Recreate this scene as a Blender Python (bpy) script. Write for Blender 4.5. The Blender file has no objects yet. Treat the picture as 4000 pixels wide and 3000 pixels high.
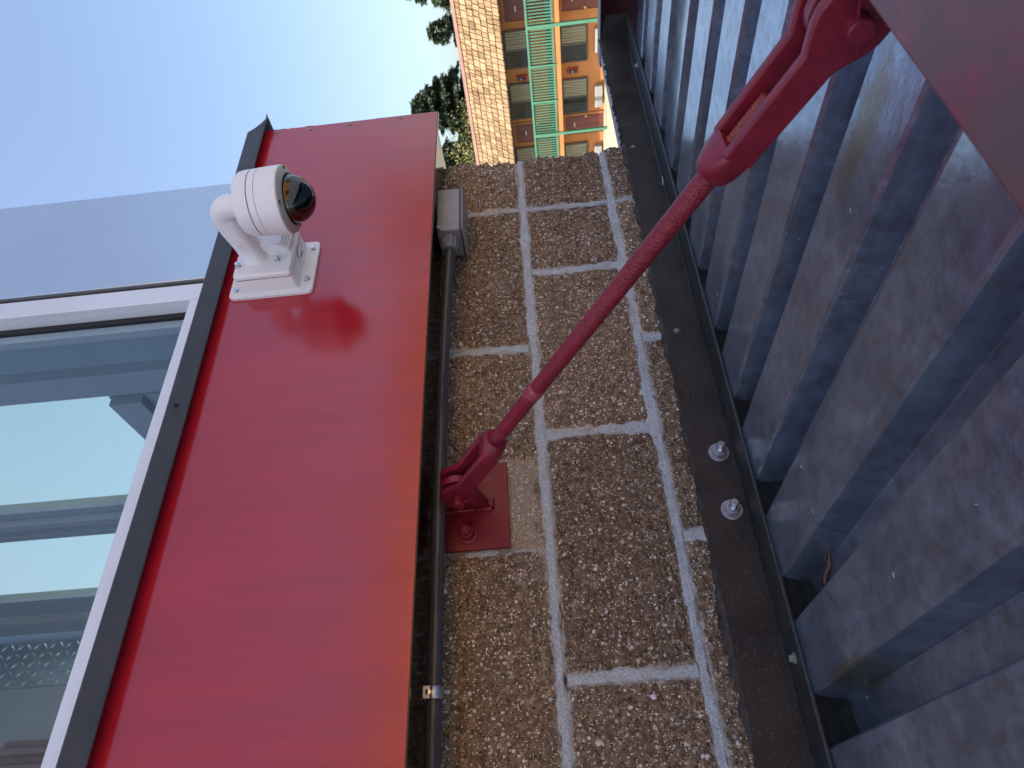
import bpy, math, random
import numpy as np
from mathutils import Vector, Matrix

random.seed(7)
RNG = np.random.default_rng(11)
scene = bpy.context.scene
COL = scene.collection

# ------------------------------------------------------------------ camera
# the photograph was taken with the phone turned on its side: world "up" points to the left of the frame
CAM_LOC = Vector((-1.22513990, -1.02541230, -0.0187460732))
CAM_RIGHT = Vector((-0.04480699, 0.09593237, -0.99437886))
CAM_DOWN = Vector((-0.81116049, 0.57749961, 0.09226521))
CAM_FWD = Vector((0.58310462, 0.81073496, 0.05194053))
cd = bpy.data.cameras.new('camera')
cam = bpy.data.objects.new('camera', cd)
COL.objects.link(cam)
m3 = Matrix((CAM_RIGHT, -CAM_DOWN, -CAM_FWD)).transposed()
cam.matrix_world = Matrix.Translation(CAM_LOC) @ m3.to_4x4()
cd.sensor_width = 36.0
cd.lens = 2608.74 / 4000.0 * 36.0
cd.clip_start = 0.01
cd.clip_end = 2000.0
cd.dof.use_dof = True
cd.dof.focus_distance = 1.12
cd.dof.aperture_fstop = 13.0
scene.camera = cam

# ------------------------------------------------------------------ sky, sun, exposure
SUN_DIR = Vector((-0.52, 0.42, 0.74)).normalized()          # towards the sun, behind the building
sun_el = math.asin(SUN_DIR.z)
sun_rot = math.atan2(SUN_DIR.x, SUN_DIR.y)
world = bpy.data.worlds.new('World')
scene.world = world
world.use_nodes = True
wn = world.node_tree
sky = wn.nodes.new('ShaderNodeTexSky')
sky.sky_type = 'NISHITA'
sky.sun_disc = False
sky.sun_elevation = sun_el
sky.sun_rotation = sun_rot
sky.altitude = 50
sky.air_density = 1.0
sky.dust_density = 3.4
sky.ozone_density = 1.3
bg = wn.nodes['Background']
bg.inputs['Strength'].default_value = 0.15
wn.links.new(sky.outputs['Color'], bg.inputs['Color'])
sl = bpy.data.lights.new('sun', 'SUN')
sl.energy = 4.2
sl.angle = math.radians(0.5)
sl.color = (1.0, 0.92, 0.80)
sun = bpy.data.objects.new('sun', sl)
COL.objects.link(sun)
sun.rotation_euler = SUN_DIR.to_track_quat('Z', 'Y').to_euler()
vs = scene.view_settings
vs.view_transform = 'Standard'
vs.look = 'None'
vs.exposure = 1.10
vs.gamma = 1.0
vs.use_curve_mapping = False
scene.cycles.max_bounces = 8
scene.cycles.transparent_max_bounces = 12

# ------------------------------------------------------------------ noise
def _h(ix, iy, seed):
    n = (ix * 374761393 + iy * 668265263 + seed * 974711) & 0x7fffffff
    n = ((n ^ (n >> 13)) * 1274126177) & 0x7fffffff
    n = (n ^ (n >> 16)) & 0xffff
    return n / 32767.5 - 1.0
def vnoise(x, y, seed=0):
    x = np.asarray(x, float); y = np.asarray(y, float)
    ix = np.floor(x).astype(np.int64); iy = np.floor(y).astype(np.int64)
    fx = x - ix; fy = y - iy
    fx = fx * fx * (3 - 2 * fx); fy = fy * fy * (3 - 2 * fy)
    a = _h(ix, iy, seed); b = _h(ix + 1, iy, seed); c = _h(ix, iy + 1, seed); d = _h(ix + 1, iy + 1, seed)
    return (a * (1 - fx) + b * fx) * (1 - fy) + (c * (1 - fx) + d * fx) * fy

# ------------------------------------------------------------------ mesh builder
def basis(axis):
    w = Vector(axis).normalized()
    u = Vector((0, 0, 1)) if abs(w.z) < 0.9 else Vector((1, 0, 0))
    u = (u - w * u.dot(w)).normalized()
    return u, w.cross(u), w

class MB:
    def __init__(self):
        self.v = []; self.f = []
    def add(self, vs_, fs):
        o = len(self.v)
        self.v += [tuple(p) for p in vs_]
        self.f += [tuple(i + o for i in f) for f in fs]
        return self
    def box(self, x0, x1, y0, y1, z0, z1):
        v = [(x, y, z) for x in (x0, x1) for y in (y0, y1) for z in (z0, z1)]
        return self.add(v, [(0, 1, 3, 2), (4, 6, 7, 5), (0, 4, 5, 1), (2, 3, 7, 6), (0, 2, 6, 4), (1, 5, 7, 3)])
    def obox(self, c, a, b, d):
        c = Vector(c); a = Vector(a); b = Vector(b); d = Vector(d)
        v = [c + a * i + b * j + d * k for i in (-1, 1) for j in (-1, 1) for k in (-1, 1)]
        return self.add(v, [(0, 1, 3, 2), (4, 6, 7, 5), (0, 4, 5, 1), (2, 3, 7, 6), (0, 2, 6, 4), (1, 5, 7, 3)])
    def lathe(self, prof, origin, axis, n=24, caps=True):
        u, t, w = basis(axis); o = Vector(origin)
        vs_ = []; fs = []
        for r, h in prof:
            for i in range(n):
                a = 2 * math.pi * i / n
                vs_.append(o + w * h + (u * math.cos(a) + t * math.sin(a)) * r)
        for k in range(len(prof) - 1):
            for i in range(n):
                j = (i + 1) % n
                fs.append((k * n + i, k * n + j, (k + 1) * n + j, (k + 1) * n + i))
        if caps:
            fs.append(tuple(reversed(range(n))))
            fs.append(tuple(range((len(prof) - 1) * n, len(prof) * n)))
        return self.add(vs_, fs)
    def cyl(self, p0, p1, r0, r1=None, n=16):
        d = Vector(p1) - Vector(p0)
        return self.lathe([(r0, 0), (r0 if r1 is None else r1, d.length)], p0, d, n)
    def hexnut(self, p, axis, r, h):
        return self.lathe([(r * .93, 0), (r, h * .12), (r, h * .85), (r * .9, h)], p, axis, 6)
    def tube(self, pts, rad, n=12, caps=True):
        pts = [Vector(p) for p in pts]; m = len(pts)
        if not isinstance(rad, (list, tuple)): rad = [rad] * m
        tang = [(pts[min(i + 1, m - 1)] - pts[max(i - 1, 0)]).normalized() for i in range(m)]
        u = basis(tang[0])[0]
        vs_ = []; fs = []
        for i in range(m):
            w = tang[i]; u = (u - w * u.dot(w)).normalized(); t = w.cross(u)
            for k in range(n):
                a = 2 * math.pi * k / n
                vs_.append(pts[i] + (u * math.cos(a) + t * math.sin(a)) * rad[i])
        for i in range(m - 1):
            for k in range(n):
                j = (k + 1) % n
                fs.append((i * n + k, i * n + j, (i + 1) * n + j, (i + 1) * n + k))
        if caps:
            fs.append(tuple(reversed(range(n)))); fs.append(tuple(range((m - 1) * n, m * n)))
        return self.add(vs_, fs)
    def prism(self, outline, ext):
        e = Vector(ext); n = len(outline)
        a = [Vector(p) for p in outline]
        vs_ = a + [p + e for p in a]
        fs = [tuple(reversed(range(n))), tuple(range(n, 2 * n))]
        for i in range(n):
            j = (i + 1) % n
            fs.append((i, j, n + j, n + i))
        return self.add(vs_, fs)
    def loft(self, rings, caps=True):
        n = len(rings[0]); vs_ = [p for r in rings for p in r]; fs = []
        for k in range(len(rings) - 1):
            for i in range(n):
                j = (i + 1) % n
                fs.append((k * n + i, k * n + j, (k + 1) * n + j, (k + 1) * n + i))
        if caps:
            fs.append(tuple(reversed(range(n)))); fs.append(tuple(range((len(rings) - 1) * n, len(rings) * n)))
        return self.add(vs_, fs)
    def grid(self, P):
        P = np.asarray(P); a, b = P.shape[:2]
        o = len(self.v)
        self.v += [tuple(p) for p in P.reshape(-1, 3)]
        for i in range(a - 1):
            for j in range(b - 1):
                q = o + i * b + j
                self.f.append((q, q + 1, q + b + 1, q + b))
        return self

WARP = None
def wpos(o):
    p = Vector((0, 0, 0))
    while o is not None:
        p = p + o.location; o = o.parent
    return p
def build(name, mb, mat, parent=None, smooth=True, bevel=0.0, seg=2, ang=32, recalc=True):
    V = np.array(mb.v, float)
    if WARP: V = WARP(V)
    lo = V.min(0); hi = V.max(0)
    c = Vector(((lo[0] + hi[0]) / 2, (lo[1] + hi[1]) / 2, lo[2]))
    me = bpy.data.meshes.new(name)
    me.from_pydata([tuple(p) for p in (V - np.array(c))], [], mb.f)
    if recalc:
        import bmesh
        bm = bmesh.new(); bm.from_mesh(me)
        bmesh.ops.recalc_face_normals(bm, faces=bm.faces)
        bm.to_mesh(me); bm.free()
    me.materials.append(mat)
    if smooth:
        me.polygons.foreach_set('use_smooth', [True] * len(me.polygons))
        me.set_sharp_from_angle(angle=math.radians(ang))
    me.update()
    o = bpy.data.objects.new(name, me)
    COL.objects.link(o)
    if parent is not None:
        o.parent = parent
        o.location = c - wpos(parent)
    else:
        o.location = c
    if bevel:
        b = o.modifiers.new('bevel', 'BEVEL'); b.width = bevel; b.segments = seg
        b.limit_method = 'ANGLE'; b.angle_limit = math.radians(35)
    return o
def tag(o, label=None, cat=None, group=None, kind=None):
    if label: o['label'] = label
    if cat: o['category'] = cat
    if group: o['group'] = group
    if kind: o['kind'] = kind
    return o
def thing(name, loc, label, cat, group=None):
    e = bpy.data.objects.new(name, None); e.empty_display_size = .05
    COL.objects.link(e); e.location = loc
    return tag(e, label, cat, group)
def instance(o, name, loc, parent, rot=None, scale=None):
    c = o.copy(); c.name = name
    COL.objects.link(c); c.parent = parent
    c.location = Vector(loc) - (wpos(parent) if parent is not None else Vector((0, 0, 0)))
    if rot is not None: c.rotation_euler = rot
    if scale is not None: c.scale = scale
    return c

# ------------------------------------------------------------------ materials
class NT:
    def __init__(self, name):
        self.m = bpy.data.materials.new(name); self.m.use_nodes = True
        self.t = self.m.node_tree; self.b = self.t.nodes['Principled BSDF']
        self.out = self.t.nodes['Material Output']
        g = self.t.nodes.new('ShaderNodeNewGeometry'); self.pos = g.outputs['Position']
    def n(self, typ, **kw):
        nd = self.t.nodes.new(typ)
        for k, v in kw.items():
            setattr(nd, k, v)
        return nd
    def l(self, a, b): self.t.links.new(a, b)
    def set(self, **kw):
        for k, v in kw.items():
            self.b.inputs[k.replace('_', ' ')].default_value = v
        return self
    def scaled(self, s):
        mp = self.n('ShaderNodeMapping'); mp.inputs['Scale'].default_value = s
        self.l(self.pos, mp.inputs['Vector']); return mp.outputs['Vector']
    def noise(self, scale, detail=4, rough=.55, vec=None, dist=0):
        nd = self.n('ShaderNodeTexNoise'); nd.inputs['Scale'].default_value = scale
        nd.inputs['Detail'].default_value = detail; nd.inputs['Roughness'].default_value = rough
        nd.inputs['Distortion'].default_value = dist
        self.l(vec or self.pos, nd.inputs['Vector']); return nd.outputs['Fac']
    def voro(self, scale, vec=None):
        nd = self.n('ShaderNodeTexVoronoi'); nd.inputs['Scale'].default_value = scale
        self.l(vec or self.pos, nd.inputs['Vector']); return nd
    def ramp(self, fac, stops):
        nd = self.n('ShaderNodeValToRGB'); e = nd.color_ramp.elements
        while len(e) < len(stops): e.new(.5)
        for i, (p, c) in enumerate(stops):
            e[i].position = p
            e[i].color = (c, c, c, 1) if isinstance(c, (int, float)) else (*c, 1)
        self.l(fac, nd.inputs['Fac']); return nd.outputs['Color']
    def mix(self, fac, a, b, blend='MIX'):
        nd = self.n('ShaderNodeMix', data_type='RGBA', blend_type=blend)
        for sock, v in ((nd.inputs['Factor'], fac), (nd.inputs['A'], a), (nd.inputs['B'], b)):
            if isinstance(v, (int, float)): sock.default_value = v
            elif isinstance(v, tuple): sock.default_value = (*v, 1)
            else: self.l(v, sock)
        # the RGBA sockets share names with the float ones
        return nd.outputs['Result']
    def math(self, op, a, b=None, c=None):
        nd = self.n('ShaderNodeMath', operation=op)
        for i, v in enumerate((a, b, c)):
            if v is None: continue
            if isinstance(v, (int, float)): nd.inputs[i].default_value = v
            else: self.l(v, nd.inputs[i])
        return nd.outputs[0]
    def color(self, s): self.l(s, self.b.inputs['Base Color']); return self
    def rough(self, s): self.l(s, self.b.inputs['Roughness']); return self
    def bump(self, h, strength=.3, dist=.002):
        nd = self.n('ShaderNodeBump'); nd.inputs['Strength'].default_value = strength
        nd.inputs['Distance'].default_value = dist
        self.l(h, nd.inputs['Height']); self.l(nd.outputs[0], self.b.inputs['Normal']); return self

def _mixfix():
    # socket lookup by name on ShaderNodeMix returns the float sockets first: pick the RGBA ones by index
    def mix(self, fac, a, b, blend='MIX'):
        nd = self.n('ShaderNodeMix', data_type='RGBA', blend_type=blend)
        ins = [s for s in nd.inputs if s.enabled]
        outs = [s for s in nd.outputs if s.enabled]
        for sock, v in zip(ins, (fac, a, b)):
            if isinstance(v, (int, float)):
                sock.default_value = v if sock.type == 'VALUE' else (v, v, v, 1)
            elif isinstance(v, tuple): sock.default_value = (*v, 1)
            else: self.l(v, sock)
        return outs[0]
    NT.mix = mix
_mixfix()

def simple(name, col, rough=.5, metal=0.0, var=.12, scale=40, bump=.0, bscale=300, **kw):
    t = NT(name)
    n = t.noise(scale, 5)
    lo = tuple(c * (1 - var) for c in col); hi = tuple(min(1, c * (1 + var)) for c in col)
    t.color(t.ramp(n, [(.3, lo), (.7, hi)]))
    t.set(Roughness=rough, Metallic=metal, **kw)
    if bump: t.bump(t.noise(bscale, 3), bump, .001)
    return t.m

def m_red_panel():
    t = NT('red_painted_panel')
    streak = t.noise(1.0, 5, .6, t.scaled((26, 26, 3)))
    blot = t.noise(9, 4)
    base = t.mix(t.ramp(streak, [(.35, 0.0), (.7, .8)]), (.40, .012, .026), (.31, .010, .021))
    fine = t.noise(1.0, 4, .6, t.scaled((120, 120, 2.2)))
    base = t.mix(t.ramp(fine, [(.50, 0.0), (.74, .5)]), base, (.24, .010, .020))
    base = t.mix(t.ramp(blot, [(.45, 0.0), (.8, .35)]), base, (.44, .018, .030))
    spk = t.voro(70); sp = t.math('MULTIPLY', t.math('LESS_THAN', spk.outputs['Distance'], .12), t.math('GREATER_THAN', t.noise(30, 1), .62))
    base = t.mix(t.math('MULTIPLY', sp, .5), base, (.12, .01, .012))
    t.color(base)
    t.rough(t.ramp(t.noise(1.0, 6, .6, t.scaled((14, 14, 5))), [(.3, .12), (.75, .24)]))
    t.set(Metallic=.0); t.b.inputs['IOR'].default_value = 1.72
    t.bump(t.noise(3.2, 2), .10, .02)
    return t.m

def m_red_steel(name, base=(.175, .009, .024), rough=.42):
    t = NT(name)
    n = t.noise(60, 5); n2 = t.noise(14, 4)
    c = t.mix(t.ramp(n, [(.35, 0.), (.7, 1.)]), base, tuple(x * 1.35 for x in base))
    c = t.mix(t.ramp(n2, [(.55, 0.), (.8, .5)]), c, (base[0] * .6, base[1] * .8, base[2] * .8))
    t.color(c); t.set(Roughness=rough)
    t.rough(t.ramp(t.noise(35, 4), [(.3, rough - .1), (.7, rough + .12)]))
    t.bump(t.noise(420, 4), .22, .0008)
    return t.m

def m_channel():
    t = NT('red_painted_channel')
    n = t.noise(11, 6, .65); n2 = t.noise(60, 4)
    c = t.mix(t.ramp(n2, [(.35, 0.), (.7, 1.)]), (.19, .010, .028), (.25, .014, .038))
    c = t.mix(t.ramp(n, [(.42, 0.), (.60, .8)]), c, (.095, .062, .055))
    t.color(c); t.rough(t.ramp(n, [(.4, .30), (.62, .55)])); t.b.inputs['IOR'].default_value = 1.7
    t.bump(t.noise(260, 4), .2, .0008)
    return t.m

def m_flashing():
    t = NT('dark_brown_flashing')
    n = t.noise(18, 5)
    c = t.ramp(n, [(.3, (.030, .027, .027)), (.7, (.045, .041, .040))])
    dust = t.ramp(t.noise(260, 3), [(.62, 0.), (.75, .25)])
    c = t.mix(dust, c, (.15, .14, .14))
    t.color(c); t.set(Roughness=.38)
    t.bump(t.noise(150, 2), .35, .0012)
    return t.m

def m_ledger():
    t = NT('ledger_brown_paint')
    n = t.noise(12, 6)
    c = t.ramp(n, [(.3, (.022, .021, .022)), (.7, (.040, .036, .035))])
    d1 = t.ramp(t.noise(330, 2), [(.64, 0.), (.70, .7)])
    c = t.mix(d1, c, (.16, .15, .14))
    d2 = t.ramp(t.noise(7, 6, .7), [(.52, 0.), (.75, .35)])
    c = t.mix(d2, c, (.06, .055, .05))
    t.color(c); t.rough(t.ramp(t.noise(30, 4), [(.3, .30), (.7, .52)]))
    t.bump(t.noise(190, 3), .35, .001)
    return t.m

def m_block(pale=False):
    t = NT('weathered_grout' if pale else 'split_face_concrete')
    oi = t.n('ShaderNodeObjectInfo')
    n1 = t.noise(110, 8, .72); n2 = t.noise(16, 5)
    c = t.ramp(n1, [(.30, (.035, .027, .020)), (.46, (.185, .132, .086)), (.60, (.36, .268, .178)), (.78, (.62, .53, .42))])
    c = t.mix(t.ramp(n2, [(.35, 0.), (.7, .55)]), c, (.17, .125, .085), 'MIX')
    gain = t.math('MULTIPLY_ADD', oi.outputs['Random'], .42, 1.12)
    c = t.mix(1.0, c, t.n('ShaderNodeCombineColor').outputs[0], 'MULTIPLY') if False else c
    # pale and grey grains of two sizes
    pv = t.voro(260); ps = t.n('ShaderNodeSeparateColor'); t.l(pv.outputs['Color'], ps.inputs[0])
    pit = t.math('MULTIPLY', t.math('LESS_THAN', pv.outputs['Distance'], .42), t.math('GREATER_THAN', ps.outputs[0], .80))
    c = t.mix(t.math('MULTIPLY', pit, .85), c, (.035, .026, .018))
    for sc, thr, cut, cols in ((300, .38, .62, ((.86, .82, .74), (.60, .56, .50), (.06, .05, .045))), (150, .33, .70, ((.80, .78, .74), (.52, .52, .54), (.42, .33, .24)))):
        v = t.voro(sc)
        sep = t.n('ShaderNodeSeparateColor'); t.l(v.outputs['Color'], sep.inputs[0])
        rad = t.math('MULTIPLY_ADD', sep.outputs[1], .22, thr - .14)
        mask = t.math('MULTIPLY', t.math('LESS_THAN', v.outputs['Distance'], rad), t.math('GREATER_THAN', sep.outputs[0], cut))
        gc = t.ramp(sep.outputs[2], [(.0, cols[2]), (.35, cols[1]), (.75, cols[0])])
        c = t.mix(t.math('MULTIPLY', mask, .9), c, gc)
    sm = t.ramp(t.noise(11, 5, .65), [(.60, 0.), (.74, .55)])
    smf = t.math('MULTIPLY', sm, t.ramp(t.noise(160, 4), [(.35, .2), (.65, 1.)]))
    c = t.mix(smf, c, (.42, .39, .35))
    an_ = t.n('ShaderNodeAttribute'); an_.attribute_name = 'smear'
    sv = t.math('ADD', an_.outputs['Fac'], t.math('MULTIPLY_ADD', t.noise(75, 6, .7), 1.3, -.72))
    c = t.mix(t.ramp(sv, [(.36, 0.), (.66, .85)]), c, (.56, .55, .53))
    if pale: c = t.mix(.45, c, (.46, .40, .32))
    hsv = t.n('ShaderNodeHueSaturation'); t.l(c, hsv.inputs['Color']); t.l(gain, hsv.inputs['Value'])
    t.color(hsv.outputs[0]); t.set(Roughness=.9); t.b.inputs['Specular IOR Level'].default_value = .3
    h = t.math('ADD', t.noise(260, 6, .7), t.math('MULTIPLY', t.voro(210).outputs['Distance'], .8))
    t.bump(h, 1.0, .005)
    return t.m

def m_pebble():
    t = NT('pale_pebble')
    t.color(t.ramp(t.noise(75, 3, .7), [(.30, (.26, .22, .18)), (.45, (.55, .53, .50)), (.56, (.80, .80, .80)), (.70, (.62, .66, .74))])); t.set(Roughness=.7)
    t.bump(t.noise(900, 3), .3, .0006)
    return t.m

def m_mortar():
    t = NT('sandy_mortar')
    n = t.noise(26, 5); g = t.noise(620, 3, .8)
    c = t.ramp(n, [(.3, (.56, .68, .76)), (.7, (.70, .82, .90))])
    c = t.mix(t.ramp(g, [(.40, .8), (.55, 0.)]), c, (.16, .15, .14))
    c = t.mix(t.ramp(t.noise(17, 6, .7), [(.50, 0.), (.72, .55)]), c, (.36, .33, .28))
    t.color(c); t.set(Roughness=.95)
    t.bump(t.math('ADD', t.noise(500, 4, .7), t.noise(60, 4)), .7, .002)
    return t.m

def m_deck():
    t = NT('galvanised_deck')
    a = t.noise(15, 7, .68); b = t.noise(1.0, 6, .6, t.scaled((90, 14, 90))); s = t.noise(46, 5, .7)
    c = t.ramp(a, [(.28, (.18, .23, .32)), (.5, (.29, .36, .47)), (.72, (.43, .50, .61))])
    c = t.mix(t.ramp(s, [(.40, 0.), (.64, .7)]), c, (.17, .15, .165))
    c = t.mix(t.ramp(b, [(.45, 0.), (.75, .35)]), c, (.46, .52, .62))
    # two yellow-brown water stains
    for cx, cy, rx, ry in ((-.70, -.645, .022, .085), (-1.07, -.20, .016, .085)):
        mp = t.n('ShaderNodeMapping'); mp.inputs['Location'].default_value = (-cx / rx, -cy / ry, 0)
        mp.inputs['Scale'].default_value = (1 / rx, 1 / ry, 0)
        t.l(t.pos, mp.inputs['Vector'])
        ln = t.n('ShaderNodeVectorMath', operation='LENGTH'); t.l(mp.outputs[0], ln.inputs[0])
        d = t.math('ADD', ln.outputs['Value'], t.math('MULTIPLY', t.math('SUBTRACT', t.noise(60, 4), .5), .9))
        c = t.mix(t.ramp(d, [(.55, .75), (1.05, 0.)]), c, (.22, .19, .10))
    spk = t.voro(150); sp = t.math('MULTIPLY', t.math('LESS_THAN', spk.outputs['Distance'], .11), t.math('GREATER_THAN', t.noise(24, 1), .60))
    c = t.mix(sp, c, (.6, .6, .6))
    t.color(c); t.set(Metallic=.72)
    t.rough(t.ramp(t.math('ADD', t.math('MULTIPLY', a, .5), t.math('MULTIPLY', s, .5)), [(.35, .13), (.65, .25)]))
    t.b.inputs['Coat Weight'].default_value = .45; t.b.inputs['Coat Roughness'].default_value = .16
    t.bump(t.math('ADD', t.noise(1.0, 5, .7, t.scaled((420, 150, 300))), t.noise(130, 3)), .22, .0012)
    return t.m

def m_glass(name, tint, refl=1.45, rough=.0):
    t = NT(name); nt = t.t
    nt.nodes.remove(t.b)
    tr = t.n('ShaderNodeBsdfTransparent'); tr.inputs[0].default_value = (*tint, 1)
    gl = t.n('ShaderNodeBsdfGlossy'); gl.inputs['Roughness'].default_value = rough
    fr = t.n('ShaderNodeFresnel'); fr.inputs[0].default_value = refl
    mx = t.n('ShaderNodeMixShader')
    ge = t.n('ShaderNodeNewGeometry')
    front = t.math('SUBTRACT', 1.0, ge.outputs['Backfacing'])
    t.l(t.math('MULTIPLY', fr.outputs[0], front), mx.inputs[0]); t.l(tr.outputs[0], mx.inputs[1]); t.l(gl.outputs[0], mx.inputs[2])
    t.l(mx.outputs[0], t.out.inputs[0])
    return t.m

def m_wood_shake():
    t = NT('cedar_shake')
    oi = t.n('ShaderNodeObjectInfo')
    g = t.noise(1.0, 6, .65, t.scaled((2, 34, 3)))
    c = t.ramp(oi.outputs['Random'], [(0, (.13, .078, .036)), (.12, (.22, .14, .066)), (.5, (.29, .195, .095)), (1, (.36, .255, .14))])
    c = t.mix(t.ramp(g, [(.3, .55), (.65, 0.)]), c, (.17, .10, .055))
    t.color(c); t.set(Roughness=.85); t.bump(g, .6, .02)
    return t.m

def m_stucco():
    t = NT('orange_stucco')
    n = t.noise(.9, 6)
    t.color(t.ramp(n, [(.3, (.32, .135, .042)), (.7, (.40, .175, .056))])); t.set(Roughness=.9)
    t.bump(t.noise(40, 4), .3, .02)
    return t.m

def m_curtain():
    t = NT('pleated_curtain')
    w = t.n('ShaderNodeTexWave'); w.wave_type = 'BANDS'; w.bands_direction = 'Y'
    w.inputs['Scale'].default_value = 2.6; w.inputs['Distortion'].default_value = 3.5; w.inputs['Detail'].default_value = 2
    t.l(t.scaled((1, 1, .12)), w.inputs['Vector'])
    t.color(t.ramp(w.outputs['Fac'], [(0, (.22, .19, .12)), (.6, (.46, .41, .28)), (1, (.52, .48, .36))])); t.set(Roughness=.9)
    return t.m

def m_leaf(name, lo, hi):
    t = NT(name)
    c = t.ramp(t.noise(1.3, 3), [(.3, lo), (.7, hi)])
    t.color(c); t.set(Roughness=.7)
    t.b.inputs['Subsurface Weight'].default_value = 0.0
    return t.m

def m_white(name='white_powder_coat', col=(.78, .79, .81)):
    t = NT(name)
    t.color(t.ramp(t.noise(8, 3), [(.3, tuple(c * .97 for c in col)), (.7, col)])); t.set(Roughness=.42)
    t.bump(t.noise(1500, 2), .12, .0004)
    return t.m

def m_asphalt(name, col):
    t = NT(name)
    t.color(t.ramp(t.noise(.8, 8, .7), [(.3, tuple(c * .75 for c in col)), (.7, tuple(c * 1.2 for c in col))])); t.set(Roughness=.9)
    t.bump(t.noise(30, 6), .4, .02)
    return t.m

M = dict(
    red_panel=m_red_panel(), red_steel=m_red_steel('red_painted_steel'),
    channel=m_channel(),
    flash=m_flashing(), ledger=m_ledger(), block=m_block(), mortar=m_mortar(), deck=m_deck(),
    black=simple('black_closure', (.012, .012, .013), .85, bump=.8, bscale=250),
    moss=simple('black_moss', (.020, .019, .012), .95, var=.6, scale=300, bump=1.0, bscale=400),
    sealant=simple('smeared_sealant', (.055, .047, .042), .75, var=.55, scale=70, bump=.6, bscale=120),
    white=m_white(), grey_ring=m_white('grey_bezel', (.40, .39, .37)), groove=simple('dark_groove', (.01, .01, .012), .7),
    steel=simple('zinc_steel', (.46, .50, .56), .40, 1.0, var=.2, scale=120),
    chrome=simple('stainless_bolt', (.62, .63, .64), .18, 1.0, var=.1, scale=80),
    tan_screw=simple('painted_screw', (.30, .285, .25), .5),
    silver=simple('anodised_frame', (.72, .75, .80), .34, .25, var=.05, scale=5, bump=.05),
    silver_panel=simple('silver_panel', (.56, .63, .69), .26, .65, var=.05, scale=3, bump=.04),
    gasket=simple('black_gasket', (.012, .012, .014), .6),
    conduit=simple('grey_conduit', (.05, .055, .065), .26, var=.15, scale=60, bump=.12, bscale=200),
    nut=simple('grey_plastic_nut', (.15, .165, .19), .25, var=.1),
    box=simple('grey_box_paint', (.26, .275, .295), .38, var=.06, scale=30, bump=.08),
    box_dark=simple('cover_gasket', (.055, .06, .075), .5),
    ink=simple('faded_print', (.012, .012, .014), .6),
    glass=m_glass('clear_window_glass', (.92, .97, .985), 1.5), glass2=m_glass('tinted_pane', (.97, 1.0, .88), 1.3),
    dome=m_glass('smoked_dome', (.10, .10, .10), 1.75), lens=simple('lens_black', (.006, .006, .008), .12),
    interior=simple('interior_blue_grey', (.32, .39, .48), .6, var=.08, scale=3),
    interior2=simple('interior_frame', (.36, .42, .50), .5, var=.06, scale=3),
    plate_alu=simple('diamond_plate', (.60, .63, .66), .30, .8, var=.08, scale=20),
    corr=simple('interior_corrugated', (.26, .20, .22), .6, var=.1, scale=8),
    shake=m_wood_shake(), trim=simple('pink_trim', (.30, .175, .135), .7, scale=2),
    stucco=m_stucco(), door=simple('brown_red_door', (.105, .022, .014), .55, var=.15, scale=3),
    green=simple('green_rail_paint', (.05, .17, .10), .45, var=.12, scale=2), green2=simple('dark_green_board', (.022, .085, .06), .6, var=.15, scale=2),
    curtain=m_curtain(), dim=simple('dim_interior', (.035, .034, .03), .9),
    hglass=m_glass('hotel_glass', (.85, .87, .85), 1.4), frame=simple('dark_window_frame', (.035, .03, .028), .5),
    ac=simple('ac_grille', (.30, .29, .27), .6, var=.1, scale=6), brass=simple('brass', (.65, .45, .15), .3, 1.0),
    lamp_red=simple('lamp_red_frame', (.28, .03, .03), .5), lamp_glass=simple('lamp_glass', (.30, .28, .27), .25),
    asphalt=m_asphalt('pale_concrete_lot', (.22, .265, .315)), concrete=m_asphalt('sunlit_concrete', (.38, .34, .25)),
    bark=simple('bark', (.09, .06, .04), .9, scale=4), needle=m_leaf('fir_needles', (.020, .040, .018), (.055, .085, .035)),
    shrub=m_leaf('yellow_green_leaves', (.10, .12, .03), (.26, .22, .06)), autumn=m_leaf('golden_leaves', (.20, .12, .03), (.42, .24, .06)),
    tan_wall=simple('tan_wall', (.74, .36, .13), .85, scale=2), twig=simple('dry_twig', (.36, .14, .07), .8), chip=simple('pale_chip', (.45, .45, .46), .8),
    lichen=m_pebble(), tape=simple('clear_tape', (.30, .055, .085), .22),
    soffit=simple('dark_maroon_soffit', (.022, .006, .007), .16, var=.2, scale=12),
    shaded_red=simple('shaded_red_steel', (.035, .006, .010), .38, var=.2, scale=30),  # red frame paint darkened: flange shade put into the end channel's colour
    rust=simple('rusty_thread', (.26, .045, .03), .6, var=.3, scale=200),
)

# ================================================================== GROUND
mb = MB(); S = 600
mb.add([(-S, -S, -4.30), (S, -S, -4.30), (S, S, -4.30), (-S, S, -4.30)], [(0, 1, 2, 3)])
tag(build('ground', mb, M['asphalt'], smooth=False), kind='structure')
mb = MB().box(26.6, 29.7, -2, 40, -4.6, -4.17)
tag(build('hotel_walkway', mb, M['concrete'], smooth=False, bevel=.03), kind='structure')
mb = MB().box(20, 26.6, -2, 40, -4.6, -4.292)
tag(build('pavement', mb, M['concrete'], smooth=False), kind='structure')

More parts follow.
